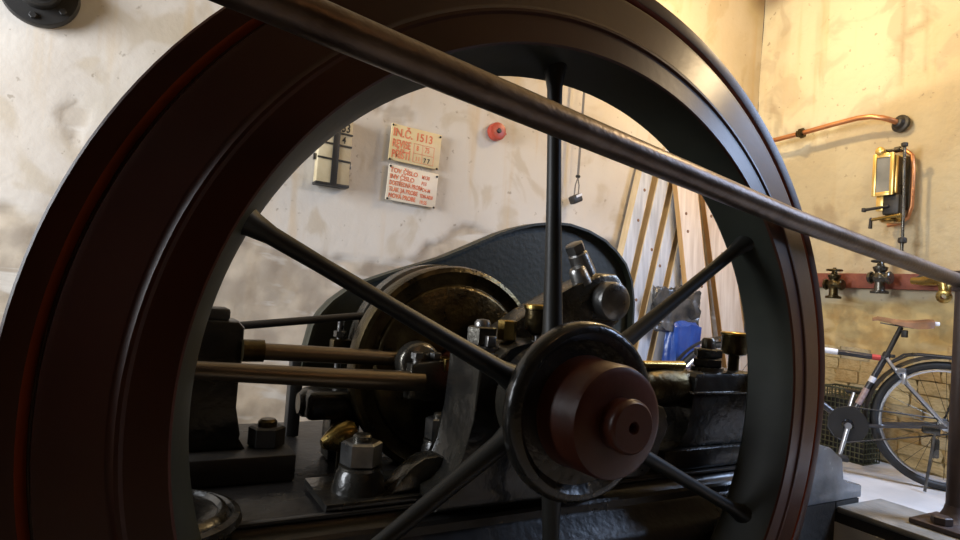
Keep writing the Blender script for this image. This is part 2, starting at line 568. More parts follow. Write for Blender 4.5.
# exposed rough bricks low on the right wall, each its own piece
brick_root = bpy.data.objects['wall_right']
brick_meshes = []
for k in range(7):
    b = bmesh.new()
    bmesh.ops.create_cube(b, size=1)
    bmesh.ops.subdivide_edges(b, edges=list(b.edges), cuts=1, use_grid_fill=True)
    for v in b.verts:
        s = 1.0 - 0.06 * (abs(v.co.y) > 0.4) * (abs(v.co.z) > 0.4)
        v.co = Vector((v.co.x, v.co.y * s, v.co.z * s)) + 0.07 * noise.noise_vector(v.co * 1.7 + Vector((k * 9, 0, 0))) * (1 if v.co.x < 0.2 else 0)
    me = bpy.data.meshes.new('brick')
    b.to_mesh(me)
    b.free()
    me.shade_smooth()
    me.set_sharp_from_angle(angle=math.radians(50))
    me.materials.append((M_BRICK, M_BRICK, M_BRICK2, M_BRICK, M_BRICK3, M_BRICK2, M_BRICK3)[k])
    brick_meshes.append(me)
z = -0.61
row = 0
while z < 0.36:
    hgt = random.uniform(0.062, 0.085)
    y = 0.22 + random.uniform(0, 0.1)
    while y < 1.75:
        wd = random.uniform(0.13, 0.26)
        top = 0.06 + 0.16 * fr(y * 1.6, z * 1.6, 42.0)
        if z + hgt < top + 0.03 and random.random() > 0.04:
            o = bpy.data.objects.new('brick', random.choice(brick_meshes))
            o.scale = (0.05, wd - 0.003, hgt - 0.003)
            o.location = (XR + 0.036 - random.uniform(0.0, 0.007) - brick_root.location.x, y + wd / 2 - brick_root.location.y, z + hgt / 2 - brick_root.location.z)
            o.rotation_euler = (random.uniform(-0.02, 0.02), 0, random.uniform(-0.03, 0.03))
            o.parent = brick_root
            COL.objects.link(o)
        y += wd
    z += hgt
    row += 1

# ------------------------------------------------------------------ flywheel
fw = thing('flywheel', 'huge dark red iron flywheel standing in the pit in front of the engine', 'flywheel', (0, 0, 0))
prof = [(1.0, 0.080), (1.0, 0.004), (0.996, 0.000), (0.964, -0.006), (0.960, -0.005), (0.947, 0.010), (0.944, 0.010),
        (0.940, -0.013), (0.930, -0.018), (0.850, -0.032), (0.844, -0.036), (0.838, -0.043), (0.832, -0.044), (0.826, -0.041), (0.818, -0.042),
        (0.772, -0.054), (0.767, -0.055), (0.763, -0.051)]
prof_back = [(0.731, 0.066), (0.735, 0.072), (0.94, 0.088), (0.99, 0.088)]
inner = [(0.763, -0.051), (0.731, 0.066)]
MB().lathe(prof + prof_back[1:], (0, 0, 0), (0, 1, 0), 160, cap=False).link('rim', M_PAINT, fw, angle=25)
MB().lathe([(0.9600, -0.0061), (0.9572, -0.0032), (0.9476, 0.0086)], (0, 0, 0), (0, 1, 0), 160, cap=False).link('groove_glint', M_GROOVE_GLINT, fw)['label'] = 'orange red glint painted on the groove edge'
MB().lathe([(0.7632, -0.0510), (0.7625, -0.0495), (0.740, 0.032), (0.735, 0.048), (0.7312, 0.066), (0.7352, 0.0721)], (0, 0, 0), (0, 1, 0), 160, cap=False).link('rim_inside', M_RIMIN, fw)['label'] = 'greenish black inside face of the rim'
MB().lathe([(0.052, -0.085), (0.150, -0.088), (0.158, -0.098), (0.165, -0.104), (0.176, -0.104), (0.184, -0.098), (0.188, -0.088), (0.188, -0.072), (0.182, -0.064), (0.135, -0.058), (0.126, -0.045), (0.124, 0.06), (0.118, 0.072), (0.052, 0.072)], (0, 0, 0), (0, 1, 0), 72, close=True).link('hub', M_IRON, fw)['label'] = 'black oily hub where the arms meet'
MB().lathe([(0.05, -0.196), (0.098, -0.198), (0.108, -0.193), (0.112, -0.182), (0.114, -0.10), (0.118, -0.086), (0.05, -0.086)], (0, 0, 0), (0, 1, 0), 64, close=True).link('hub_collar', M_HUB, fw)['label'] = 'red brown painted collar of the hub'
for k in range(6):
    a = PI / 6 + 0.075 + k * PI / 3
    d = Vector((math.cos(a), 0, math.sin(a)))
    pts = [d * r + Vector((0, 0.022, 0)) for r in (0.11, 0.16, 0.30, 0.45, 0.60, 0.70, 0.735, 0.757)]
    MB().tube(pts, [0.034, 0.024, 0.020, 0.0175, 0.0165, 0.018, 0.024, 0.032], 16, flat=0.95).link('arm', M_ARM, fw)

# ------------------------------------------------------------------ crankshaft
ck = thing('crankshaft', 'crankshaft through the wheel hub with a crank disc behind the bearing', 'shaft', (0, 0, 0))
MB().lathe([(0, -0.205), (0.008, -0.206), (0.009, -0.230), (0.013, -0.2365), (0.046, -0.2365), (0.051, -0.232), (0.053, -0.224), (0.0495, -0.21),
            (0.0495, -0.20), (0.0495, 0.08), (0.0495, 0.10), (0.062, 0.105), (0.062, 0.75), (0, 0.75)], (0, 0, 0), (0, 1, 0), 48, cap=False).link('shaft', M_HUB, ck)['label'] = 'red brown shaft with a centre hole in its end'
MB().lathe([(0.072, 0.50), (0.235, 0.50), (0.245, 0.505), (0.25, 0.515), (0.262, 0.515), (0.287, 0.505), (0.30, 0.51), (0.305, 0.525), (0.305, 0.565), (0.29, 0.575), (0.072, 0.575)],
           (0, 0, 0), (0, 1, 0), 72, close=True).link('crank_disc', M_DBRASS, ck)['label'] = 'oil stained brownish disc'
# heavy crank arm pointing up to the right
ca = math.radians(31)
dx, dz = math.cos(ca), math.sin(ca)
px_, pz_ = -dz, dx
arm = [(0.03, 0.095), (0.20, 0.10), (0.36, 0.095), (0.47, 0.085), (0.53, 0.05), (0.545, 0.0), (0.53, -0.05), (0.47, -0.085), (0.36, -0.10), (0.20, -0.10), (0.03, -0.095)]
MB().prism([(dx * s + px_ * t, dz * s + pz_ * t) for s, t in arm], 0.31, 0.40, XZ, 0.012).link('crank_arm', M_DSTEEL, ck)['label'] = 'grey steel crank arm pointing up right'
pc = Vector((dx * 0.455, 0, dz * 0.455))
MB().lathe([(0.0, 0.262), (0.045, 0.262), (0.055, 0.268), (0.058, 0.28), (0.058, 0.312), (0, 0.312)], pc, (0, 1, 0), 32).link('crank_pin', M_STEEL, ck)
pb = pc + Vector((px_ * 0.11, 0.36, pz_ * 0.11))
MB().cyl(pb - Vector((px_, 0, pz_)) * 0.03, pb + Vector((px_, 0, pz_)) * 0.05, 0.034, 0.03, 20, 0.006).hexa(pb + Vector((px_, 0, pz_)) * 0.05, (px_, 0, pz_), 0.030, 0.03, 0.3).link('clamp_nut', M_STEEL, ck)
pb = pc + Vector((px_ * 0.10 + dx * 0.06 - 0.1 * dx, 0.335, pz_ * 0.10 - 0.1 * dz + dz * 0.06))
MB().cyl(pb - Vector((px_, 0, pz_)) * 0.03, pb + Vector((px_, 0, pz_)) * 0.03, 0.03, 0.026, 20, 0.006).link('clamp_nut', M_STEEL, ck)

# ------------------------------------------------------------------ engine bed
bed = thing('engine_bed', 'long black oily cast iron engine bed behind the flywheel', 'machine bed', (0, 0.5, -1.55))
bp = [(0.215, -0.272), (0.203, -0.276), (0.200, -0.284), (0.194, -0.290), (0.176, -0.296), (0.170, -0.304), (0.168, -0.322), (0.160, -0.330),
      (0.150, -0.352), (0.124, -0.372), (0.104, -0.396), (0.100, -0.41), (0.100, -1.598), (1.10, -1.598), (1.10, -0.272)]
MB().prism(bp, -1.15, 1.08, YZ).link('bed_casting', M_BED, bed, angle=30)
MB().bb((-0.62, 0.196, -0.2715), (1.07, 0.216, -0.262), 0.004).link('edge_strip', M_BED, bed)
# low round flange at the left end of the visible bed
MB().lathe([(0, 0.0), (0.16, 0.0), (0.165, 0.01), (0.160, 0.022), (0.148, 0.026), (0.140, 0.020), (0.134, 0.030), (0.124, 0.034), (0.116, 0.026), (0.10, 0.030), (0.05, 0.034), (0, 0.034)],
           (-0.765, 0.26, -0.2715), (0, 0, 1), 56, cap=False).link('round_flange', M_IRON, bed)
# horizontal guide bar under the rods, rounded near end
MB().bb((-0.40, 0.58, -0.155), (-0.06, 0.70, -0.075), 0.02, 3).bb((-0.33, 0.60, -0.27), (-0.24, 0.68, -0.15), 0.01).bb((-0.12, 0.60, -0.27), (-0.05, 0.68, -0.15), 0.01).link('guide_bar', M_IRON, bed)
MB().lathe([(0.0, 0.0), (0.028, 0.0), (0.038, 0.012), (0.040, 0.03), (0.036, 0.06), (0, 0.06)], (-0.412, 0.645, -0.115), (1, 0, 0), 24, cap=False).link('guide_bar_end', M_IRON, bed)


def holding_bolt(o, r, hh, parent, mnut=M_IRON, tilt=(0, 0, 1), turn=0.2, cone=None):
    """Conical boss, washer, hexagon nut and stud end."""
    o = Vector(o)
    a = Vector(tilt).normalized()
    c = cone or hh * 0.62
    MB().lathe([(r * 1.32, -0.004), (r * 1.30, c * 0.08), (r * 1.14, c * 0.8), (r * 1.02, c), (0, c)], o, a, 28, cap=False).link('bolt_boss', M_IRON, parent)
    q = o + a * c
    MB().lathe([(r * 1.04, 0), (r * 1.04, r * 0.14), (0, r * 0.14)], q, a, 24, cap=False).link('washer', M_DSTEEL, parent)
    q = q + a * r * 0.14
    MB().hexa(q, a, r * 1.0, hh, turn).link('nut', mnut, parent, smooth=False)
    MB().lathe([(r * 0.46, 0), (r * 0.46, r * 0.24), (r * 0.38, r * 0.32), (0, r * 0.34)], q + a * hh, a, 20, cap=False).link('stud', M_DSTEEL, parent)


# ------------------------------------------------------------------ main bearing
mb = thing('main_bearing', 'black main bearing block with big nuts and oil cup left of the hub', 'bearing', (0.02, 0.2, -0.27))
body = [(-0.215, -0.262), (-0.215, -0.225), (-0.19, -0.215), (-0.165, -0.19), (-0.145, -0.14), (-0.135, -0.06), (-0.132, 0.075), (-0.12, 0.090), (0.20, 0.090), (0.215, 0.075),
        (0.215, -0.06), (0.225, -0.14), (0.25, -0.19), (0.29, -0.225), (0.29, -0.262)]
MB().prism(body, 0.13, 0.29, XZ, 0.010).link('block', M_IRON, mb, angle=30)
cap = [(-0.06, 0.0)] + [(0.04 + 0.135 * math.cos(t), 0.0 + 0.118 * math.sin(t)) for t in [PI - PI * k / 16 for k in range(17)]]
cap = [(0.04 + 0.135 * math.cos(PI - PI * k / 16), 0.06 + 0.062 * math.sin(PI - PI * k / 16)) for k in range(17)]
MB().prism(cap, 0.122, 0.298, XZ, 0.008).link('cap', M_IRON, mb, angle=30)
for bx, by, r, h, t in ((-0.088, 0.205, 0.037, 0.046, 0.35), (0.185, 0.205, 0.024, 0.03, 0.1)):
    MB().lathe([(r * 1.2, 0), (r * 1.2, 0.012), (r * 1.05, 0.016), (0, 0.016)], (bx, by, 0.088), (0, 0, 1), 24, cap=False).link('washer', M_STEEL, mb)
    MB().hexa((bx, by, 0.104), (0, 0, 1), r, h, t).link('nut', M_DSTEEL, mb, smooth=False)
    MB().lathe([(r * 0.55, 0), (r * 0.55, 0.008), (r * 0.4, 0.016), (0, 0.018)], (bx, by, 0.104 + h), (0, 0, 1), 18, cap=False).link('stud', M_STEEL, mb)
MB().box((-0.086, 0.165, 0.117), (0.024, 0.016, 0.026), 0.003).link('lock_plate', M_STEEL, mb)
MB().hexa((-0.02, 0.20, 0.118), (0, 0, 1), 0.024, 0.05, 0.2).link('square_plug', M_BRASS, mb, smooth=False)
oc = MB().lathe([(0.012, 0), (0.012, 0.025), (0.028, 0.031), (0.032, 0.037), (0.032, 0.088), (0.034, 0.090), (0.034, 0.097), (0.028, 0.100), (0.008, 0.102), (0, 0.102)], (0.062, 0.19, 0.108), (0, 0, 1), 28, cap=False).link('oil_cup', M_DBRASS, mb)
oc['label'] = 'brass oil cup on the bearing cap'
MB().lathe([(0.032, 0), (0.036, 0.002), (0.036, 0.010), (0.032, 0.0135), (0, 0.0135)], (0.062, 0.19, 0.199), (0, 0, 1), 28, cap=False).link('lid', M_BRASS, oc)
MB().hexa((0.04, 0.155, 0.105), (0, 0, 1), 0.013, 0.018, 0.4).lathe([(0.007, 0), (0.007, 0.012), (0, 0.014)], (0.04, 0.155, 0.123), (0, 0, 1), 12, cap=False).link('grease_screw', M_STEEL, mb)
# foot with a hollow curved web, bolts left of it
foot = [(-0.44, -0.262), (-0.44, -0.245), (-0.21, -0.245), (-0.21, -0.262)]
MB().prism(foot, 0.205, 0.40, XZ, 0.006).link('foot', M_IRON, mb)
web = [(-0.285, -0.246), (-0.265, -0.215), (-0.235, -0.185), (-0.205, -0.168), (-0.165, -0.165), (-0.14, -0.18), (-0.17, -0.20), (-0.21, -0.235), (-0.22, -0.246)]
MB().prism(web, 0.225, 0.285, XZ, 0.006).link('foot_web', M_DSTEEL, mb, angle=30)['label'] = 'shiny curved web of the foot'
holding_bolt((-0.342, 0.285, -0.246), 0.048, 0.056, mb, M_STEEL, turn=0.25, cone=0.05)
holding_bolt((-0.108, 0.36, -0.25), 0.037, 0.056, mb, M_STEEL, turn=0.1, cone=0.085)
# moulded right foot of the bearing block
rf = [(0.30, -0.262), (0.475, -0.262), (0.500, -0.250), (0.513, -0.225), (0.520, -0.190), (0.545, -0.165), (0.560, -0.14), (0.550, -0.115), (0.560, -0.09), (0.545, -0.065), (0.505, -0.052), (0.30, -0.05)]
MB().prism(rf, 0.20, 0.30, XZ, 0.010).link('right_foot', M_STEEL, mb, angle=30)['label'] = 'moulded shiny foot right of the hub'
MB().lathe([(0.016, 0), (0.016, 0.02), (0.012, 0.024), (0, 0.024)], (0.525, 0.25, -0.056), (0, 0, 1), 16, cap=False).link('stud', M_STEEL, mb)

# ------------------------------------------------------------------ right-hand bearing
rb = thing('outer_bearing', 'black bearing pedestal with nut and brass oil cup right of the hub', 'bearing', (0.85, 0.33, -0.27))
MB().bb((0.575, 0.216, -0.262), (1.07, 0.52, -0.200), 0.006).link('base_plate', M_IRON, rb)
pf = [(0.62, -0.200), (0.665, -0.185), (0.695, -0.15), (0.705, -0.10), (0.705, 0.018), (0.718, 0.030), (1.00, 0.030), (1.015, 0.018), (1.015, -0.10), (1.02, -0.15), (1.04, -0.185), (1.06, -0.200)]
MB().prism(pf, 0.235, 0.40, XZ, 0.012).link('pedestal', M_IRON, rb, angle=30)
MB().bb((0.69, 0.225, -0.035), (1.03, 0.41, -0.028), 0.003).link('cap_joint', M_DSTEEL, rb)
MB().lathe([(0.052, 0), (0.052, 0.012), (0, 0.012)], (0.835, 0.30, 0.030), (0, 0, 1), 28, cap=False).link('washer', M_DSTEEL, rb)
MB().hexa((0.835, 0.30, 0.042), (0, 0, 1), 0.050, 0.030, 0.15).link('nut', M_IRON, rb, smooth=False)
MB().hexa((0.835, 0.30, 0.073), (0, 0, 1), 0.046, 0.030, 0.45).link('nut', M_IRON, rb, smooth=False)
MB().lathe([(0.022, 0), (0.022, 0.026), (0.016, 0.034), (0, 0.036)], (0.835, 0.30, 0.103), (0, 0, 1), 20, cap=False).link('stud', M_DSTEEL, rb)
oc = MB().lathe([(0.018, 0), (0.018, 0.05), (0.040, 0.056), (0.043, 0.064), (0.043, 0.118), (0, 0.118)], (0.965, 0.30, 0.030), (0, 0, 1), 30, cap=False).link('oil_cup', M_DBRASS, rb)
oc['label'] = 'brass oil cup'
MB().lathe([(0.043, 0), (0.047, 0.002), (0.047, 0.009), (0.043, 0.012), (0, 0.012)], (0.965, 0.30, 0.1485), (0, 0, 1), 30, cap=False).link('lid', M_BRASS, oc)
MB().lathe([(0, 0), (0.045, 0.0), (0.055, 0.01), (0.055, 0.05), (0.045, 0.06), (0, 0.06)], (1.02, 0.22, 0.005), (0.3, -1, 0.2), 24, cap=False).link('side_plug', M_DSTEEL, rb)
MB().lathe([(0.0, 0.0), (0.058, 0.0), (0.066, 0.008), (0.070, 0.03), (0.066, 0.055), (0.060, 0.07), (0.064, 0.09), (0.068, 0.13), (0.066, 0.24), (0, 0.24)], (0.47, 0.31, -0.02), (1, 0, 0), 36, cap=False).link('side_boss', M_DBRASS, rb)['label'] = 'round shiny boss pointing to the hub'
MB().cyl((0.52, 0.28, 0.048), (0.70, 0.28, 0.048), 0.014, None, 14, 0.003).link('oil_pipe', M_BRASS, rb)

# ------------------------------------------------------------------ splash guard
sg = thing('splash_guard', 'dark green curved sheet metal splash guard behind the crank', 'guard', (0.3, 0.9, -0.27))
arc = [(-0.358, -0.06), (-0.355, -0.03), (-0.333, 0.085), (-0.308, 0.13), (-0.275, 0.17), (-0.23, 0.207), (-0.178, 0.237), (-0.11, 0.266), (-0.038, 0.294), (0.04, 0.322),
       (0.112, 0.350), (0.19, 0.387), (0.272, 0.428), (0.34, 0.462), (0.41, 0.49), (0.491, 0.515), (0.58, 0.532), (0.662, 0.535), (0.76, 0.520), (0.851, 0.49),
       (0.92, 0.448), (0.975, 0.40), (1.015, 0.33), (1.035, 0.24), (1.04, 0.10), (1.04, -0.06)]
MB().prism(arc + [(0.9, -0.10), (-0.25, -0.10)], 0.894, 0.903, XZ).link('sheet', M_GUARD, sg, smooth=False)
rimv = MB()
A = [(x, z) for x, z in arc]
inn = []
for i, (x, z) in enumerate(A):
    x0, z0 = A[max(0, i - 1)]
    x1, z1 = A[min(len(A) - 1, i + 1)]
    d = Vector((x1 - x0, z1 - z0)).normalized()
    inn.append((x + d.y * 0.010, z - d.x * 0.010))
for i in range(len(A) - 1):
    q = [rimv.bm.verts.new((x, y, z)) for y in (0.862, 0.935) for (x, z) in (A[i], A[i + 1], inn[i + 1], inn[i])]
    for f in ((0, 1, 2, 3), (7, 6, 5, 4), (0, 4, 5, 1), (3, 2, 6, 7)):
        rimv.bm.faces.new([q[k] for k in f])
bmesh.ops.remove_doubles(rimv.bm, verts=rimv.bm.verts, dist=1e-5)
rimv.link('edge_flange', M_GUARD, sg)
MB().bb((-0.385, 0.878, -0.268), (-0.345, 0.925, -0.03), 0.004).link('leg', M_BLACK, sg)
MB().bb((1.005, 0.878, -0.268), (1.045, 0.925, -0.03), 0.004).link('leg', M_BLACK, sg)

# ------------------------------------------------------------------ rods and the guide column on the left
gc = thing('guide_column', 'black rod guide column on a bolted base plate at the left', 'machine part', (-0.62, 0.58, -0.27))
MB().bb((-0.86, 0.46, -0.2705), (-0.448, 0.72, -0.205), 0.006).link('base_plate', M_BLACK, gc)
col = [(-0.78, -0.205), (-0.75, -0.17), (-0.735, -0.10), (-0.73, 0.02), (-0.735, 0.04), (-0.735, 0.105), (-0.720, 0.115), (-0.60, 0.115), (-0.585, 0.10), (-0.585, 0.005), (-0.60, -0.01), (-0.60, -0.10), (-0.585, -0.17), (-0.56, -0.205)]
MB().prism(col, 0.53, 0.66, XZ, 0.010).link('column', M_IRON, gc, angle=30)
MB().bb((-0.70, 0.54, 0.114), (-0.62, 0.63, 0.145), 0.008).link('cap_block', M_BLACK, gc)
MB().hexa((-0.505, 0.56, -0.206), (0, 0, 1), 0.046, 0.052, 0.3).link('nut', M_BLACK, gc, smooth=False)
MB().lathe([(0.024, 0), (0.024, 0.012), (0.018, 0.018), (0, 0.019)], (-0.505, 0.56, -0.154), (0, 0, 1), 18, cap=False).link('stud', M_DBRASS, gc)

r1 = thing('piston_rod', 'brown steel rod running level from the guide column to the crank', 'rod', (-0.36, 0.51, 0.04))
MB().cyl((-0.584, 0.51, 0.045), (-0.17, 0.51, 0.030), 0.0215, None, 24, 0.003).link('bar', M_RODSTEEL, r1)
MB().lathe([(0.0, -0.03), (0.050, -0.03), (0.060, -0.022), (0.062, -0.012), (0.062, 0.016), (0.055, 0.022), (0, 0.022)], (-0.135, 0.47, 0.022), (0, 1, 0), 36, cap=False).link('rod_eye', M_DSTEEL, r1)
MB().lathe([(0.0, 0.0), (0.028, 0.0), (0.028, 0.05), (0, 0.05)], (-0.59, 0.51, 0.0452), (1, 0, 0), 24, cap=False).link('gland', M_DBRASS, r1)

r2 = thing('connecting_rod', 'long nearer steel connecting rod below the level rod', 'rod', (-0.4, 0.42, -0.01))
MB().tube([(-0.98, 0.42, 0.026), (-0.71, 0.42, 0.010), (-0.40, 0.42, -0.008), (-0.22, 0.42, -0.016), (-0.14, 0.42, -0.020)], [0.021, 0.0215, 0.024, 0.027, 0.028], 20).link('bar', M_RODSTEEL, r2)
MB().prism([(-0.18, -0.065), (-0.03, -0.085), (-0.03, 0.045), (-0.18, 0.028)], 0.405, 0.455, XZ, 0.008).link('strap', M_DSTEEL, r2)
for bx in (-0.155, -0.10):
    MB().cyl((bx, 0.43, 0.02), (bx, 0.43, 0.046), 0.011, None, 14, 0.002).hexa((bx, 0.43, 0.040), (0, 0, 1), 0.017, 0.018, 0.4).link('strap_bolt', M_STEEL, r2)
MB().bb((-0.085, 0.40, 0.01), (-0.055, 0.46, 0.045), 0.004).link('cotter', M_BRASS, r2)

r3 = thing('valve_rod', 'thin dark valve rod sloping up to the right in front of the guard', 'rod', (-0.4, 0.70, 0.12))
MB().cyl((-0.70, 0.70, 0.075), (-0.10, 0.70, 0.150), 0.0115, None, 16, 0.002).link('bar', M_BLACK, r3)
MB().lathe([(0, -0.02), (0.026, -0.02), (0.03, -0.014), (0.03, 0.014), (0.026, 0.02), (0, 0.02)], (-0.075, 0.70, 0.153), (0, 1, 0), 24, cap=False).link('rod_eye', M_DSTEEL, r3)

ec = thing('eccentric', 'oily dark steel eccentric strap around the shaft behind the crank disc', 'machine part', (0.02, 0.73, 0.0))
MB().lathe([(0.075, 0.685), (0.23, 0.685), (0.24, 0.69), (0.245, 0.70), (0.245, 0.75), (0.235, 0.76), (0.075, 0.76)], (0.03, 0, 0.03), (0, 1, 0), 64, close=True).link('sheave', M_DSTEEL, ec)
MB().lathe([(0.247, 0.69), (0.275, 0.69), (0.282, 0.695), (0.282, 0.75), (0.275, 0.755), (0.247, 0.755)], (0.03, 0, 0.03), (0, 1, 0), 64, close=True).link('strap', M_DSTEEL, ec)
for s in (-1, 1):
    MB().bb((0.03 + s * 0.31 - 0.03, 0.70, 0.0), (0.03 + s * 0.31 + 0.03, 0.745, 0.06), 0.006).link('lug', M_DBRASS, ec)
    MB().cyl((0.03 + s * 0.315, 0.722, -0.05), (0.03 + s * 0.315, 0.722, 0.12), 0.010, None, 14, 0.002).hexa((0.03 + s * 0.315, 0.722, 0.065), (0, 0, 1), 0.019, 0.02, 0.2).link('lug_bolt', M_STEEL, ec)

# valve gear brackets in front of the guard, left of the crank disc
vg = thing('valve_gear_bracket', 'small upright black bracket with bright bolts beside the crank disc', 'machine part', (-0.235, 0.62, -0.08))
MB().prism([(-0.27, -0.075), (-0.28, 0.02), (-0.26, 0.10), (-0.235, 0.135), (-0.20, 0.10), (-0.19, 0.02), (-0.19, -0.075)], 0.60, 0.66, XZ, 0.008).link('bracket', M_IRON, vg, angle=30)
MB().cyl((-0.235, 0.598, 0.02), (-0.235, 0.598, 0.11), 0.010, None, 14, 0.002).hexa((-0.235, 0.598, 0.082), (0, 0, 1), 0.018, 0.02, 0.3).link('bolt', M_STEEL, vg)
MB().cyl((-0.265, 0.59, 0.075), (-0.20, 0.59, 0.125), 0.007, None, 10).link('pin', M_BRASS, vg)
MB().lathe([(0, 0), (0.018, 0), (0.018, 0.02), (0, 0.02)], (-0.205, 0.60, 0.05), (0, -1, 0), 16, cap=False).link('bush', M_BRASS, vg)

bc = thing('brass_oil_pot', 'dull brass rounded oil pot lying on the bed behind the big nut', 'oil pot', (-0.30, 0.54, -0.271))
MB().lathe([(0, 0), (0.012, 0.0), (0.018, 0.008), (0.040, 0.045), (0.044, 0.075), (0.040, 0.092), (0.030, 0.096), (0, 0.096)], (-0.365, 0.54, -0.205), (0.95, 0.1, 0.25), 32, cap=False).link('bowl', M_BRASS, bc)
MB().cyl((-0.30, 0.54, -0.2715), (-0.305, 0.54, -0.20), 0.022, 0.018, 18, 0.003).link('stem', M_DBRASS, bc)

# ------------------------------------------------------------------ plinth, kerb and guard rail
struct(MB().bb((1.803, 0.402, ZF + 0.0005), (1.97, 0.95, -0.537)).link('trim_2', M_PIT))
pl = thing('engine_plinth', 'grey stepped plinth block catching blue daylight right of the wheel rim', 'plinth', (1.6, 0.65, -1.59))
pp = [(1.40, -0.275), (1.66, -0.288), (1.70, -0.298), (1.735, -0.305), (1.74, -0.316), (1.79, -0.340), (1.825, -0.356), (1.832, -0.366), (1.834, -0.440), (1.842, -0.446), (1.87, -0.462), (1.90, -0.474), (1.978, -0.480), (1.986, -0.486), (1.986, -0.534), (1.40, -0.534)]
MB().prism(pp, 0.40, 0.95, XZ, 0.006).link('moulded_block', M_STONE, pl, angle=30)
MB().bb((1.34, 0.402, -1.598), (1.795, 0.95, -0.536)).link('footing', M_PIT, pl)

struct(MB().bb((1.800, -0.60, -0.578), (2.13, 0.399, -0.552), 0.006).link('trim_1', M_KERB))
struct(MB().bb((1.804, -0.60, ZF + 0.0005), (2.125, 0.399, -0.5785)).link('trim_3', M_PIT))  # kerb side in near-black pit material, its shade put into the colour

gr = thing('guard_rail', 'round worn steel guard rail crossing in front of the flywheel to a bolted post', 'guard rail', (2.05, 0.08, -0.55))
MB().tube([(-1.75, -0.425, 0.654), (-0.521, -0.25, 0.568), (0.65, -0.085, 0.489), (2.055, 0.102, 0.4205)], 0.0285, 24).link('rail', M_RAIL, gr)
MB().cyl((2.055, 0.085, -0.530), (2.055, 0.085, 0.462), 0.030, None, 24, 0.006).link('post', M_POST, gr)
MB().lathe([(0.0405, -0.04), (0.0425, -0.036), (0.0425, 0.036), (0.0405, 0.04)], (2.055, 0.085, 0.420), (0, 0, 1), 24).link('post_collar', M_POST, gr)
MB().bb((1.90, -0.02, -0.5505), (2.12, 0.175, -0.530), 0.004).lathe([(0.062, 0), (0.05, 0.012), (0.036, 0.04), (0.0315, 0.06)], (2.055, 0.085, -0.531), (0, 0, 1), 24).link('foot_plate', M_POST, gr)
MB().hexa((1.955, 0.085, -0.530), (0, 0, 1), 0.036, 0.030, 0.2).link('foot_bolt', M_POST, gr, smooth=False)
MB().cyl((-1.72, -0.42, -0.62), (-1.72, -0.42, 0.69), 0.030, None, 24, 0.006).link('post', M_POST, gr)

# ------------------------------------------------------------------ things on the back wall
s1 = thing('inventory_sign', 'upper yellowed enamel sign with red lettering and year boxes on the back wall', 'sign', (0.397, 1.915, 0.89))
def plate(x0, x1, z0, z1, tilt, m, parent, y=1.912):
    c = Vector(((x0 + x1) / 2, y, (z0 + z1) / 2))
    MB().box(c, (x1 - x0, 0.012, z1 - z0), 0.002, Matrix.Rotation(tilt, 3, 'Y')).link('plate', m, parent)
plate(0.252, 0.542, 0.885, 1.078, 0.035, M_SIGN, s1)
letters('IN.Č. 1513', 0.060, (0.262, 1.9055, 1.020), M_RED, s1, 0.86, 0.035)
letters('REVISE', 0.058, (0.262, 1.9055, 0.963), M_RED, s1, 0.62, 0.035)
letters('PŘÍŠTÍ', 0.058, (0.262, 1.9055, 0.906), M_RED, s1, 0.66, 0.035)
letters('8', 0.040, (0.400, 1.9055, 0.962), M_RED, s1, 0.7, 0.035)
letters('75', 0.040, (0.450, 1.9055, 0.960), M_RED, s1, 0.7, 0.035)
letters('1', 0.032, (0.398, 1.9055, 0.908), M_RED, s1, 0.7, 0.035)
letters('1', 0.032, (0.413, 1.9055, 0.9075), M_RED, s1, 0.7, 0.035)
letters('7', 0.036, (0.446, 1.9055, 0.904), M_BLACK, s1, 0.8, 0.035)
letters('7', 0.036, (0.468, 1.9055, 0.9032), M_BLACK, s1, 0.8, 0.035)
fb = MB()
for (x0, z0, x1, z1) in ((0.385, 0.998, 0.505, 0.994), (0.385, 0.947, 0.505, 0.943), (0.385, 0.900, 0.505, 0.896), (0.385, 0.998, 0.383, 0.900), (0.437, 0.997, 0.435, 0.898), (0.505, 0.994, 0.503, 0.896)):
    fb.tube([(x0, 1.9055, z0), (x1, 1.9055, z1)], 0.0012, 4)
fb.link('year_boxes', M_RED, s1)
for x, z in ((0.262, 1.074), (0.536, 1.060), (0.256, 0.892), (0.528, 0.884)):
    MB().lathe([(0.006, 0), (0.006, 0.003), (0.002, 0.006), (0, 0.006)], (x, 1.906, z), (0, -1, 0), 10, cap=False).link('screw', M_BLACK, s1)
s2 = thing('technical_sign', 'lower cream enamel sign with five lines of small red text on the back wall', 'sign', (0.397, 1.915, 0.675))
plate(0.254, 0.540, 0.675, 0.862, 0.035, M_SIGN2, s2)
for i, (a, b) in enumerate((('TOV ČÍSLO', 'M130'), ('INV ČÍSLO', 'P13'), ('DOSTŘEDNÁ PROBA', 'PO4-M'), ('TLAK 3A PROBE', 'TDN-A030'), ('NOVÁ PROBE', '19.55'))):
    z = 0.828 - i * 0.0335
    letters(a, 0.034, (0.263, 1.9055, z), M_RED, s2, (0.92, 0.88, 0.60, 0.68, 0.74)[i], 0.05)
    letters(b, 0.028, (0.445 if i < 2 else 0.44, 1.9055, z - 0.012), M_RED, s2, 0.72 if i != 3 else 0.6, 0.05)
for x, z in ((0.264, 0.857), (0.534, 0.842), (0.259, 0.685), (0.528, 0.672)):
    MB().lathe([(0.006, 0), (0.006, 0.003), (0.002, 0.006), (0, 0.006)], (x, 1.906, z), (0, -1, 0), 10, cap=False).link('screw', M_BLACK, s2)

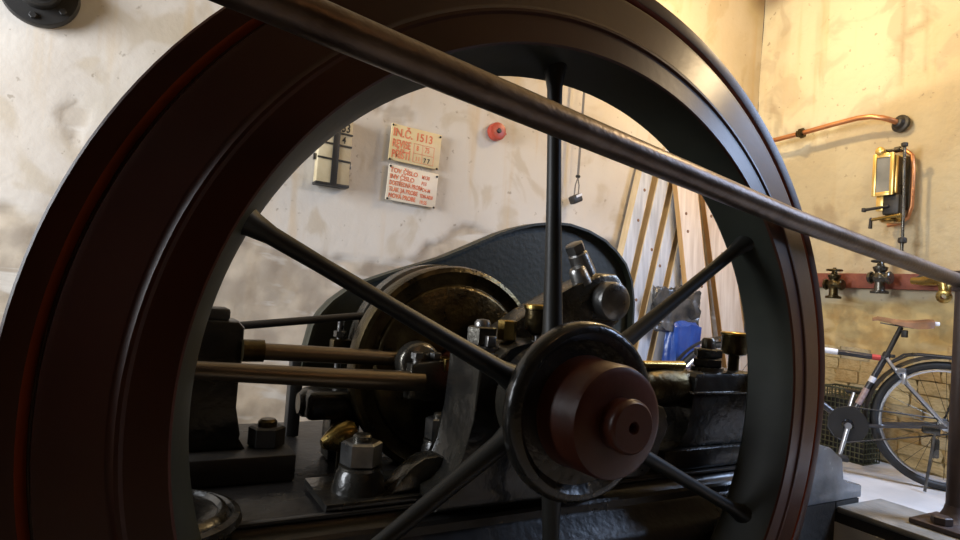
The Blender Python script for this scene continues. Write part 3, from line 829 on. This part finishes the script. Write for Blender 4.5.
bx = thing('number_board_box', 'cream metal box numbered 53 with black cross bands on the back wall', 'box', (-0.04, 1.89, 0.70))
MB().bb((-0.125, 1.865, 0.712), (0.038, 1.925, 1.05), 0.006).link('case', M_BOX, bx)
MB().bb((-0.056, 1.858, 0.706), (-0.024, 1.866, 1.055), 0.001).link('band', M_BLACK, bx)
MB().bb((-0.127, 1.859, 0.700), (0.040, 1.926, 0.713), 0.001).link('bottom_band', M_BLACK, bx)
for z in (0.965, 0.905, 0.83):
    MB().box((-0.044, 1.862, z), (0.166, 0.006, 0.009), 0.001, Matrix.Rotation(0.03, 3, 'Y')).link('cross_bar', M_BLACK, bx)
letters('53', 0.062, (-0.019, 1.864, 0.974), M_BLACK, bx, 0.72)
letters('4', 0.046, (-0.012, 1.864, 0.918), M_BLACK, bx, 0.8)
MB().bb((-0.140, 1.885, 0.82), (-0.125, 1.905, 0.85), 0.002).link('lug', M_STEEL, bx)
MB().bb((0.037, 1.885, 0.80), (0.050, 1.905, 0.83), 0.002).link('lug', M_STEEL, bx)

bt = thing('alarm_button', 'small round red push button on the back wall', 'button', (0.887, 1.91, 1.16))
MB().lathe([(0.052, 0), (0.052, 0.030), (0.049, 0.040), (0.040, 0.044), (0, 0.044)], (0.887, 1.925, 1.16), (0, -1, 0), 32, cap=False).link('housing', M_REDBTN, bt)
MB().lathe([(0.014, 0), (0.014, 0.008), (0.010, 0.012), (0, 0.012)], (0.887, 1.881, 1.16), (0, -1, 0), 16, cap=False).link('plunger', M_BLACK, bt)
MB().bb((0.93, 1.89, 1.148), (0.945, 1.915, 1.160), 0.002).link('tab', M_REDBTN, bt)

cd = thing('hanging_socket', 'black socket hanging on a thin grey cord in front of the back wall', 'socket', (1.454, 1.86, 2.94))
MB().tube([(1.469, 1.86, 2.948), (1.462, 1.86, 2.2), (1.460, 1.86, 1.5), (1.457, 1.86, 0.98)], 0.0075, 8).link('cord', M_CORD, cd)
MB().lathe([(0.012, -0.008), (0.016, 0), (0.012, 0.008)], (1.457, 1.86, 0.985), (0, 0, 1), 12).link('clip', M_BLACK, cd)
MB().tube([(1.457, 1.86, 0.98), (1.442, 1.86, 0.93), (1.438, 1.86, 0.87)], 0.004, 8).tube([(1.457, 1.86, 0.98), (1.470, 1.86, 0.93), (1.468, 1.86, 0.875)], 0.004, 8).link('cord_loop', M_CORD, cd)
MB().box((1.451, 1.86, 0.845), (0.075, 0.05, 0.050), 0.010, Matrix.Rotation(-0.45, 3, 'Y')).link('socket_body', M_BLACK, cd)
MB().box((1.457, 1.834, 0.865), (0.045, 0.006, 0.014), 0.002, Matrix.Rotation(-0.45, 3, 'Y')).link('socket_rim', M_WHITE, cd)

pfl = thing('pipe_flange', 'dark bolted pipe flange high on the back wall at far left', 'pipe flange', (-1.268, 1.92, 1.30))
MB().lathe([(0.055, 0), (0.135, 0), (0.135, 0.030), (0.130, 0.036), (0.075, 0.038), (0.072, 0.05), (0.072, 0.085), (0.068, 0.090), (0.055, 0.090)], (-1.268, 1.922, 1.30), (0, -1, 0), 48, close=True).link('flange', M_BLACK, pfl)
MB().lathe([(0.0545, 0.10), (0.0545, 0.001), (0, 0.001)], (-1.268, 1.925, 1.30), (0, -1, 0), 40, cap=False).link('pipe_bore', M_DSTEEL, pfl)
for k in range(6):
    a = k * PI / 3 + 0.4
    MB().hexa((-1.268 + 0.104 * math.cos(a), 1.886, 1.30 + 0.104 * math.sin(a)), (0, -1, 0), 0.014, 0.012, 0.2).link('bolt', M_BLACK, pfl, smooth=False)


def plank(name, label, group, xb, yb, xt, yt, zt, wd, th, mf, me, tw=0.0):
    """A board leaning on the back wall: face slab plus its two sawn edges as parts."""
    base = Vector((xb, yb, ZF))
    top = Vector((xt, yt, zt))
    ax = (top - base)
    ln = ax.length
    ax.normalize()
    side = Vector((math.cos(tw), math.sin(tw), 0))
    side = (side - ax * side.dot(ax)).normalized()
    nrm = side.cross(ax).normalized()
    rot = Matrix((side, nrm, ax)).transposed()
    t = thing(name, label, 'plank', base, group)
    up = 0.006 + abs(ax.y) * th / 2 + abs(ax.x) * wd / 2
    c = base + ax * (ln / 2 + up)
    MB().box(c, (wd - 0.006, th, ln), 0.0015, rot).link('face', mf, t)
    for s in (-1, 1):
        MB().box(c + side * s * (wd / 2 - 0.0015), (0.003, th + 0.001, ln + 0.001), 0.0006, rot, 1).link('sawn_edge', me, t)
    for k in range(3):
        q = base + ax * (ln * random.uniform(0.2, 0.9)) + side * random.uniform(-0.35, 0.35) * wd - nrm * (th / 2) * (1 if nrm.y > 0 else -1)
        MB().lathe([(0.011, 0), (0.009, 0.0012), (0, 0.0014)], q + (-nrm if nrm.y > 0 else nrm) * 0.0, -nrm if nrm.y > 0 else nrm, 12, cap=False).link('knot', M_KNOT, t)
    return t


gray = ('leftmost of the old grey planks leaning on the back wall', 'second old grey plank from the left on the back wall',
        'third old grey plank from the left on the back wall', 'rightmost old grey plank, next to the fresh pine boards')
for k in range(4):
    xt = 2.02 + 0.165 * k
    plank('weathered_plank', gray[k], 'old grey planks', xt - 0.40 - 0.02 * k, 1.838 - 0.004 * k, xt + 0.02, 1.876 - 0.004 * k, 1.22 + 0.05 * k, 0.095, 0.062, M_PLANKG, M_PLANKY, -0.05)
plank('pine_board', 'fresh pine board leaning left of the other, nearer the grey planks', 'fresh pine boards', 2.59, 1.695, 2.265, 1.795, 1.25, 0.180, 0.040, M_PLANK, M_PLANKE, -0.08)
plank('pine_board', 'fresh pine board leaning beside the flywheel rim, right one of two', 'fresh pine boards', 2.945, 1.700, 2.525, 1.800, 1.28, 0.210, 0.040, M_PLANK, M_PLANKE, -0.08)


def crumple(name, m, parent, c, s, amp, seed, n=14):
    b = bmesh.new()
    bmesh.ops.create_cube(b, size=1)
    bmesh.ops.subdivide_edges(b, edges=list(b.edges), cuts=n, use_grid_fill=True)
    for v in b.verts:
        p = v.co.copy()
        rr = max(abs(p.x), abs(p.y), abs(p.z)) * 2
        q = p * (1.0 - 0.25 * (p.length - 0.5)) if p.length > 0 else p
        nv = noise.noise_vector(Vector((p.x * 3.2 + seed, p.y * 3.2, p.z * 3.2)))
        nv += 0.5 * noise.noise_vector(Vector((p.x * 8 + seed, p.y * 8, p.z * 5)))
        v.co = Vector((q.x * s[0], q.y * s[1], q.z * s[2])) + Vector((nv.x * amp, nv.y * amp * 0.4, nv.z * amp)) + Vector(c)
    o = MB()
    o.merge(b, Matrix())
    return o.link(name, m, parent, angle=28)


sk = thing('plastic_sack', 'blue plastic sack with crumpled grey foil top between the planks', 'sack', (2.28, 1.70, ZF))
crumple('sack_body', M_BLUE, sk, (2.29, 1.72, -0.235), (0.25, 0.11, 0.76), 0.022, 3)
crumple('foil_top', M_FOIL, sk, (2.235, 1.735, 0.21), (0.38, 0.09, 0.26), 0.045, 11)['label'] = 'crumpled dark grey foil'

# ------------------------------------------------------------------ pipework on the right wall
cp = thing('copper_pipe', 'upper copper pipe bending into the right wall at a dark flange', 'pipe', (3.19, 0.93, 1.48))
MB().tube([(3.06, 1.90, 1.470), (3.06, 1.70, 1.480), (3.06, 1.47, 1.492), (3.06, 1.25, 1.508), (3.06, 1.10, 1.515), (3.062, 1.02, 1.508), (3.075, 0.96, 1.490), (3.10, 0.925, 1.474), (3.19, 0.90, 1.46)], 0.0165, 14).link('tube', M_COPPER, cp)
MB().lathe([(0.017, -0.014), (0.032, -0.014), (0.036, -0.010), (0.036, 0.010), (0.032, 0.014), (0.017, 0.014)], (3.06, 1.472, 1.4918), (0, 1, -0.06), 8, close=True).hexa((3.06, 1.487, 1.4908), (0, 1, -0.06), 0.024, 0.02).link('union', M_DBRASS, cp)
MB().lathe([(0.018, 0), (0.050, 0.0), (0.054, 0.005), (0.054, 0.022), (0.04, 0.028), (0.03, 0.05), (0.018, 0.055)], (3.19, 0.902, 1.461), (-0.95, 0.2, 0.1), 28, close=True).link('wall_flange', M_BLACK, cp)

lb = thing('wall_lubricator', 'brass cased sight glass lubricator with handles mounted on the right wall', 'lubricator', (3.12, 0.93, 1.05))
LX = 3.015
MB().bb((LX, 0.852, 1.000), (LX + 0.10, 0.958, 1.235), 0.004).link('case', M_DBRASS, lb)
fr_ = MB()
for (y0, y1, z0, z1) in ((0.846, 0.866, 0.990, 1.245), (0.944, 0.964, 0.990, 1.245), (0.866, 0.944, 0.990, 1.012), (0.866, 0.944, 1.222, 1.245)):
    fr_.bb((LX - 0.014, y0, z0), (LX - 0.0005, y1, z1), 0.002)
fr_.link('window_frame', M_GBRASS, lb)['label'] = 'bright golden brass frame'
MB().bb((LX - 0.007, 0.8665, 1.0125), (LX - 0.001, 0.9435, 1.2215)).link('sight_glass', M_GLASS, lb)
MB().bb((LX + 0.01, 0.84, 1.005), (LX + 0.03, 0.852, 1.23), 0.002).link('side_strip', M_GBRASS, lb)
MB().lathe([(0, 0), (0.022, 0), (0.026, 0.004), (0.026, 0.02), (0.018, 0.028), (0, 0.03)], (LX + 0.0, 0.925, 1.262), (-1, 0, 0), 20, cap=False).bb((LX, 0.90, 1.235), (LX + 0.05, 0.95, 1.262), 0.004).link('filler_cap', M_GBRASS, lb)
MB().tube([(LX + 0.03, 0.92, 1.27), (LX + 0.03, 0.84, 1.268), (LX + 0.03, 0.812, 1.262)], 0.010, 10).lathe([(0.016, 0), (0.016, 0.03), (0, 0.03)], (LX + 0.03, 0.865, 1.269), (0, -1, 0), 14).link('cross_tube', M_DSTEEL, lb)
MB().tube([(LX + 0.02, 0.808, 1.285), (LX + 0.02, 0.805, 1.1), (LX + 0.025, 0.80, 0.90), (LX + 0.03, 0.80, 0.63)], 0.009, 10).link('feed_rod', M_DSTEEL, lb)
MB().lathe([(0.010, 0), (0.018, 0.004), (0.018, 0.022), (0.010, 0.026)], (LX + 0.02, 0.808, 1.275), (0, 0, 1), 14).link('rod_gland', M_BLACK, lb)
MB().lathe([(0.009, 0), (0.022, 0.006), (0.024, 0.02), (0.022, 0.034), (0.009, 0.04)], (LX + 0.03, 0.80, 0.70), (0, 0, 1), 16).link('rod_gland', M_BLACK, lb)
MB().tube([(3.155, 0.92, 1.29), (3.155, 0.86, 1.285), (3.155, 0.822, 1.25), (3.155, 0.812, 1.16), (3.155, 0.812, 0.94), (3.155, 0.832, 0.87), (3.155, 0.87, 0.84), (3.155, 0.94, 0.83)], 0.0125, 12).link('copper_loop', M_COPPER, lb)
MB().bb((LX + 0.102, 0.85, 0.92), (LX + 0.182, 0.94, 1.25), 0.004).link('back_plate', M_DBRASS, lb)
MB().bb((LX + 0.005, 0.905, 0.90), (LX + 0.03, 0.945, 0.992), 0.004).link('drop_tube', M_GBRASS, lb)
MB().bb((LX + 0.012, 0.82, 0.875), (LX + 0.10, 0.915, 0.996), 0.012).link('pump_body', M_BLACK, lb)
MB().cyl((LX - 0.0, 0.87, 0.925), (LX - 0.0, 1.005, 0.912), 0.008, 0.010, 12, 0.002).box((LX, 1.010, 0.912), (0.026, 0.020, 0.026), 0.005).link('upper_handle', M_BLACK, lb)
MB().cyl((LX, 0.80, 0.865), (LX, 0.965, 0.848), 0.014, 0.009, 14, 0.002).link('lower_spindle', M_BRASS, lb)
MB().cyl((LX, 0.965, 0.860), (LX, 0.968, 0.795), 0.008, 0.011, 12, 0.002).lathe([(0, -0.014), (0.014, 0), (0, 0.014)], (LX, 0.965, 0.85), (0, 1, 0), 12, cap=False).link('lower_handle', M_BLACK, lb)
MB().lathe([(0, 0), (0.05, 0), (0.062, 0.012), (0.05, 0.03), (0, 0.034)], (LX + 0.05, 0.875, 0.832), (0, 0, 1), 28, cap=False).link('drip_cup', M_BRASS, lb)

rbm = MB().bb((3.135, 0.20, 0.437), (3.215, 1.92, 0.530), 0.003).link('red_pipe_board', M_REDOX, origin=(3.16, 1.0, 0.437))
tag(rbm, 'red oxide painted board running level along the right wall', 'board')


def globe_valve(name, label, y, z, x, k, mb_, mw):
    v = thing(name, label, 'valve', (x, y, z))
    sc = lambda pr: [(r * k, h * k) for r, h in pr]
    MB().lathe(sc([(0.0, -0.056), (0.030, -0.056), (0.034, -0.052), (0.034, -0.040), (0.022, -0.034), (0.030, -0.020), (0.036, 0), (0.030, 0.020), (0.022, 0.034), (0.034, 0.040), (0.034, 0.052), (0.030, 0.056), (0, 0.056)]),
               (x, y, z), (0, 1, 0), 8, cap=False).link('body', mb_, v)
    MB().lathe(sc([(0, -0.085), (0.042, -0.085), (0.044, -0.080), (0.044, -0.072), (0.026, -0.066), (0.024, -0.03), (0.024, 0.03), (0.030, 0.036), (0.036, 0.050), (0.036, 0.058), (0.020, 0.064), (0.012, 0.085), (0, 0.085)]), (x, y, z), (0, 0, 1), 20, cap=False).link('bonnet', mb_, v)
    zz = z + 0.088 * k
    MB().tube([(x + 0.040 * k * math.cos(t), y + 0.040 * k * math.sin(t), zz) for t in (2 * PI * q / 24 for q in range(24))], 0.006 * k, 8, closed=True).tube([(x - 0.04 * k, y, zz), (x + 0.04 * k, y, zz)], 0.005, 8).tube([(x, y - 0.04 * k, zz), (x, y + 0.04 * k, zz)], 0.005, 8).cyl((x, y, zz - 0.012), (x, y, zz + 0.016), 0.010, None, 10).link('handwheel', mw, v)
    MB().cyl((x + 0.025, y, z), (3.138, y, z), 0.018, None, 14).link('stub_pipe', mb_, v)
    return v


globe_valve('stop_valve', 'old brass stop valve on the red board close to the wheel rim', 1.185, 0.450, 3.04, 1.05, M_DBRASS, M_DBRASS)
globe_valve('stop_valve', 'blackened stop valve in the middle of the red board under the lubricator', 0.905, 0.497, 3.03, 1.12, M_DSTEEL, M_BLACK)
ye = thing('brass_elbow', 'yellow brass elbow fitting at the right end of the red board', 'pipe fitting', (3.05, 0.62, 0.46))
MB().tube([(3.06, 0.745, 0.484), (3.05, 0.68, 0.484), (3.03, 0.62, 0.492), (3.02, 0.58, 0.490), (3.015, 0.562, 0.46), (3.013, 0.56, 0.418)], [0.020, 0.026, 0.034, 0.035, 0.032, 0.026], 16).link('body', M_BRASS, ye)
MB().lathe([(0.014, 0), (0.032, 0), (0.037, 0.004), (0.037, 0.020), (0.032, 0.024), (0.014, 0.024)], (3.013, 0.56, 0.400), (-0.8, -0.1, -0.2), 24, close=True).link('mouth_ring', M_BRASS, ye)
MB().cyl((3.02, 0.575, 0.452), (3.05, 0.36, 0.452), 0.013, None, 14).link('side_pipe', M_BRASS, ye)
MB().cyl((3.05, 0.70, 0.497), (3.145, 0.70, 0.497), 0.02, None, 14).cyl((3.03, 0.66, 0.50), (3.03, 0.60, 0.53), 0.012, 0.02, 12).link('wall_stub', M_BLACK, ye)

# ------------------------------------------------------------------ wire basket and bicycle
bk = thing('wire_basket', 'dark wire basket on the floor behind the bicycle pedals', 'basket', (3.05, 1.02, ZF))
X0, X1, Y0, Y1, Z0, Z1 = 2.97, 3.14, 0.915, 1.20, ZF + 0.004, -0.19
wires = MB()
for k in range(15):
    z = Z0 + (Z1 - Z0) * k / 14
    wires.tube([(X0, Y0, z), (X0, Y1, z)], 0.0035, 5).tube([(X1, Y0, z), (X1, Y1, z)], 0.0035, 5).tube([(X0, Y0, z), (X1, Y0, z)], 0.0035, 5).tube([(X0, Y1, z), (X1, Y1, z)], 0.0035, 5)
for k in range(12):
    y = Y0 + (Y1 - Y0) * k / 11
    wires.tube([(X0, y, Z0), (X0, y, Z1)], 0.0035, 5).tube([(X1, y, Z0), (X1, y, Z1)], 0.0035, 5)
for k in range(7):
    x = X0 + (X1 - X0) * k / 6
    wires.tube([(x, Y0, Z0), (x, Y0, Z1)], 0.0035, 5).tube([(x, Y1, Z0), (x, Y1, Z1)], 0.0035, 5).tube([(x, Y0, Z0), (x, Y1, Z0)], 0.0035, 5)
wires.link('wire_mesh', M_BASKET, bk)['kind'] = 'stuff'
rim_ = MB().tube([(X0, Y0, Z1), (X0, Y1, Z1), (X1, Y1, Z1), (X1, Y0, Z1)], 0.007, 8, closed=True)
rim_.link('basket_rim', M_BASKET, bk)
MB().bb((X0 + 0.012, Y0 + 0.012, Z0 + 0.005), (X1 - 0.012, Y1 - 0.012, Z1 - 0.06), 0.01).link('liner', M_BLACK, bk)

YAW = math.radians(34)
B0 = Vector((2.90, 0.48, ZF))
fwd = Vector((-math.sin(YAW), math.cos(YAW), 0))
lean = math.radians(4)
sidev = Vector((math.cos(YAW), math.sin(YAW), 0))       # towards the right wall


def bp_(s, z, w=0.0):
    """Bicycle frame point: s forward of the rear axle, z above the floor, w sideways (+ is the wall side)."""
    return B0 + fwd * s + Vector((0, 0, z * math.cos(lean))) + sidev * (w + z * math.sin(lean))


bi = thing('bicycle', 'dark grey city bicycle with brown saddle leaning by the right wall', 'bicycle', B0)
RW = 0.335
ax_dir = (bp_(0, 0, 1) - bp_(0, 0, 0)).normalized()
updir = (bp_(0, 1) - bp_(0, 0)).normalized()


def ringp(cs, cz, r, t, w=0.0):
    return bp_(cs + r * math.cos(t), cz + r * math.sin(t), w)


def bike_wheel(cs):
    c = bp_(cs, RW)
    ty = MB()
    ty.tube([ringp(cs, RW, RW - 0.021, 2 * PI * k / 48) for k in range(48)], 0.021, 10, closed=True)
    t = ty.link('tyre', M_RUBBER, bi)
    MB().tube([ringp(cs, RW, RW - 0.047, 2 * PI * k / 48) for k in range(48)], 0.0095, 8, closed=True).link('wheel_rim', M_ALU, bi)
    sp = MB()
    for k in range(28):
        t0 = 2 * PI * k / 28
        w = 0.03 if k % 2 else -0.03
        off = 0.9 if (k // 2) % 2 else -0.9
        sp.tube([ringp(cs, RW, 0.022, t0 + off, w), ringp(cs, RW, RW - 0.045, t0, 0)], 0.0012, 4)
    sp.link('spokes', M_DSTEEL, bi)
    MB().lathe([(0.008, -0.06), (0.008, -0.04), (0.026, -0.036), (0.026, -0.03), (0.014, -0.026), (0.014, 0.026), (0.026, 0.03), (0.026, 0.036), (0.008, 0.04), (0.008, 0.06)], c, ax_dir, 18).link('wheel_hub', M_ALU, bi)


bike_wheel(0.0)
bike_wheel(1.06)
bb_ = (0.44, 0.275)
st_top = (0.265, 0.68)
hd_t, hd_b = (0.855, 0.70), (0.895, 0.58)
fm = MB()
fm.tube([bp_(*bb_), bp_(*st_top)], 0.0165, 12)
fm.link('seat_tube', M_BIKE, bi)
MB().tube([bp_(0.275, 0.655), bp_(0.86, 0.685)], 0.0155, 12).link('top_tube', M_BIKE, bi)
MB().tube([bp_(*bb_), bp_(0.89, 0.60)], 0.018, 12).link('down_tube', M_BIKE, bi)
MB().tube([bp_(hd_t[0], hd_t[1] + 0.03), bp_(hd_b[0], hd_b[1] - 0.03)], 0.020, 12).link('head_tube', M_BIKE, bi)
for w in (-0.055, 0.055):
    MB().tube([bp_(0.0, RW, w), bp_(0.30, 0.29, w * 0.8), bp_(bb_[0], bb_[1], w * 0.45)], 0.0095, 8).link('chain_stay', M_BIKE, bi)
    MB().tube([bp_(0.0, RW, w), bp_(0.20, 0.56, w * 0.7), bp_(0.268, 0.66, w * 0.35)], 0.0085, 8).link('seat_stay', M_ALU if w < 0 else M_BIKE, bi)
    MB().tube([bp_(0.905, 0.545, w * 0.5), bp_(0.93, 0.48, w), bp_(1.06, RW, w)], 0.011, 8).link('fork_blade', M_BIKE, bi)
    # luggage rack side: rail and stay
    MB().tube([bp_(0.255, 0.63, w * 0.3), bp_(0.18, 0.685, w), bp_(0.12, 0.695, w), bp_(-0.33, 0.695, w)], 0.006, 8).tube([bp_(-0.10, 0.695, w), bp_(-0.01, RW + 0.02, w * 1.15)], 0.005, 8).link('rack_rail', M_BLACK, bi)
for k in range(5):
    s = 0.14 - k * 0.11
    MB().tube([bp_(s, 0.695, -0.055), bp_(s, 0.695, 0.055)], 0.0045, 6).link('rack_bar', M_BLACK, bi)
# mudguards
def guard_arc(cs, t0, t1):
    g = MB()
    n = 28
    rows = []
    for k in range(n + 1):
        t = t0 + (t1 - t0) * k / n
        rows.append([g.bm.verts.new(ringp(cs, RW, r, t, w)) for r, w in ((0.350, -0.030), (0.362, -0.018), (0.366, 0.0), (0.362, 0.018), (0.350, 0.030), (0.348, 0.028), (0.358, 0.0), (0.348, -0.028))])
    for A, Bq in zip(rows, rows[1:]):
        for k in range(8):
            g.bm.faces.new((A[k], A[(k + 1) % 8], Bq[(k + 1) % 8], Bq[k]))
    g.bm.faces.new(rows[0])
    g.bm.faces.new(rows[-1])
    return g
guard_arc(0.0, math.radians(-12), math.radians(200)).link('mudguard', M_BLACK, bi)
guard_arc(1.06, math.radians(-20), math.radians(150)).link('mudguard', M_BLACK, bi)
# seat post, saddle, saddle clamp, little bag
MB().tube([bp_(0.268, 0.672), bp_(0.205, 0.835)], 0.0125, 12).link('seat_post', M_BLACK, bi)
MB().lathe([(0.020, -0.012), (0.022, 0), (0.020, 0.012)], bp_(0.266, 0.676), bp_(*st_top) - bp_(*bb_), 14).box(bp_(0.245, 0.672), (0.03, 0.03, 0.018), 0.004).link('seat_clamp', M_BLACK, bi)
sd = MB()
prof_s = [(0.340, 0.872, 0.010), (0.315, 0.882, 0.020), (0.25, 0.874, 0.026), (0.19, 0.870, 0.045), (0.14, 0.874, 0.068), (0.09, 0.884, 0.074), (0.065, 0.884, 0.062)]
rows = []
for s, z, hw in prof_s:
    rows.append([sd.bm.verts.new(bp_(s, z + dz_, w * hw)) for w, dz_ in ((-1.0, -0.010 - 0.50 * hw), (-0.92, -0.008), (-0.5, 0.004), (0, 0.002), (0.5, 0.004), (0.92, -0.008), (1.0, -0.010 - 0.50 * hw), (0.6, -0.008 - 0.3 * hw), (0, -0.014), (-0.6, -0.008 - 0.3 * hw))])
for A, Bq in zip(rows, rows[1:]):
    for k in range(10):
        sd.bm.faces.new((A[k], A[(k + 1) % 10], Bq[(k + 1) % 10], Bq[k]))
sd.bm.faces.new(rows[0])
sd.bm.faces.new(rows[-1])
saddle = sd.link('saddle', M_LEATHER, bi)
saddle['label'] = 'brown leather saddle'
MB().tube([bp_(0.30, 0.850, -0.02), bp_(0.20, 0.838, -0.02), bp_(0.12, 0.835, -0.02), bp_(0.08, 0.858, -0.03)], 0.004, 6).tube([bp_(0.30, 0.850, 0.02), bp_(0.20, 0.838, 0.02), bp_(0.12, 0.835, 0.02), bp_(0.08, 0.858, 0.03)], 0.004, 6).link('saddle_rail', M_DSTEEL, saddle)
MB().box(bp_(0.055, 0.866), (0.09, 0.03, 0.022), 0.006, Matrix.Rotation(YAW, 3, 'Z')).link('rear_clip', M_WHITE, bi)
MB().box(bp_(0.19, 0.80, -0.01), (0.02, 0.03, 0.04), 0.005).link('reflector', M_BLACK, bi)
# decals on the tubes
MB().tube([bp_(0.39, 0.39), bp_(0.352, 0.48)], 0.0170, 12).link('decal', M_DECALP, bi)
MB().tube([bp_(0.335, 0.518), bp_(0.322, 0.548)], 0.0172, 12).link('decal', M_WHITE, bi)
MB().tube([bp_(0.295, 0.656), bp_(0.335, 0.658)], 0.0162, 12).link('decal', M_DECALR, bi)
MB().tube([bp_(0.50, 0.6665), bp_(0.62, 0.6727)], 0.0162, 12).link('decal', M_WHITE, bi)
# transmission
MB().lathe([(0.03, -0.003), (0.098, -0.003), (0.098, 0.003), (0.03, 0.003)], bp_(*bb_, -0.050), ax_dir, 36, close=True).link('chain_wheel', M_BLACK, bi)
MB().lathe([(0, -0.045), (0.022, -0.045), (0.022, 0.045), (0, 0.045)], bp_(*bb_), ax_dir, 18, cap=False).link('bottom_bracket', M_BIKE, bi)
chn = [(0.44, 0.375), (0.0, 0.372), (-0.035, 0.335), (0.0, 0.298), (0.44, 0.180), (0.50, 0.20), (0.535, 0.25), (0.53, 0.32), (0.49, 0.362)]
MB().tube([bp_(s, z, -0.050) for s, z in chn], 0.0045, 6, closed=True).link('chain', M_BLACK, bi)
cka = math.radians(-78)
ce = (bb_[0] + 0.17 * math.cos(cka), bb_[1] + 0.17 * math.sin(cka))
MB().tube([bp_(*bb_, -0.075), bp_(ce[0], ce[1], -0.085)], [0.014, 0.0105], 10, flat=0.6).lathe([(0, 0), (0.017, 0), (0.017, 0.012), (0, 0.012)], bp_(*bb_, -0.090), ax_dir, 16).link('crank', M_ALU, bi)
MB().box(bp_(ce[0], ce[1], -0.135), (0.085, 0.075, 0.022), 0.006, Matrix.Rotation(YAW, 3, 'Z')).link('pedal', M_BLACK, bi)
ce2 = (bb_[0] - 0.17 * math.cos(cka), bb_[1] - 0.17 * math.sin(cka))
MB().tube([bp_(*bb_, 0.075), bp_(ce2[0], ce2[1], 0.085)], [0.014, 0.0105], 10, flat=0.6).link('crank', M_ALU, bi)
MB().box(bp_(ce2[0], ce2[1], 0.135), (0.085, 0.075, 0.022), 0.006, Matrix.Rotation(YAW, 3, 'Z')).link('pedal', M_BLACK, bi)
MB().tube([bp_(0.055, 0.30, -0.075), bp_(0.10, 0.02 - 0.012, -0.13)], 0.0075, 8).link('kickstand', M_STEEL, bi)
MB().box(bp_(0.07, 0.31, -0.06), (0.05, 0.075, 0.035), 0.006, Matrix.Rotation(YAW, 3, 'Z')).box(bp_(0.05, 0.22, -0.06), (0.03, 0.035, 0.10), 0.008, Matrix.Rotation(YAW, 3, 'Z')).link('derailleur', M_DSTEEL, bi)
MB().box(bp_(0.21, 0.60, -0.055), (0.03, 0.05, 0.03), 0.006, Matrix.Rotation(YAW, 3, 'Z')).box(bp_(0.19, 0.56, -0.05), (0.02, 0.02, 0.06), 0.005).link('brake_arm', M_ALU, bi)
# handlebar and stem
MB().tube([bp_(0.855, 0.72), bp_(0.84, 0.80), bp_(0.88, 0.86)], 0.013, 10).link('stem', M_ALU, bi)
MB().tube([bp_(0.70, 0.90, -0.28), bp_(0.82, 0.91, -0.24), bp_(0.88, 0.87, -0.08), bp_(0.88, 0.86, 0), bp_(0.88, 0.87, 0.08), bp_(0.82, 0.91, 0.24), bp_(0.70, 0.90, 0.28)], 0.0115, 10).link('handlebar', M_ALU, bi)
for w in (-0.28, 0.28):
    MB().tube([bp_(0.68, 0.90, w), bp_(0.78, 0.907, w * 0.93)], 0.016, 10).link('grip', M_RUBBER, bi)
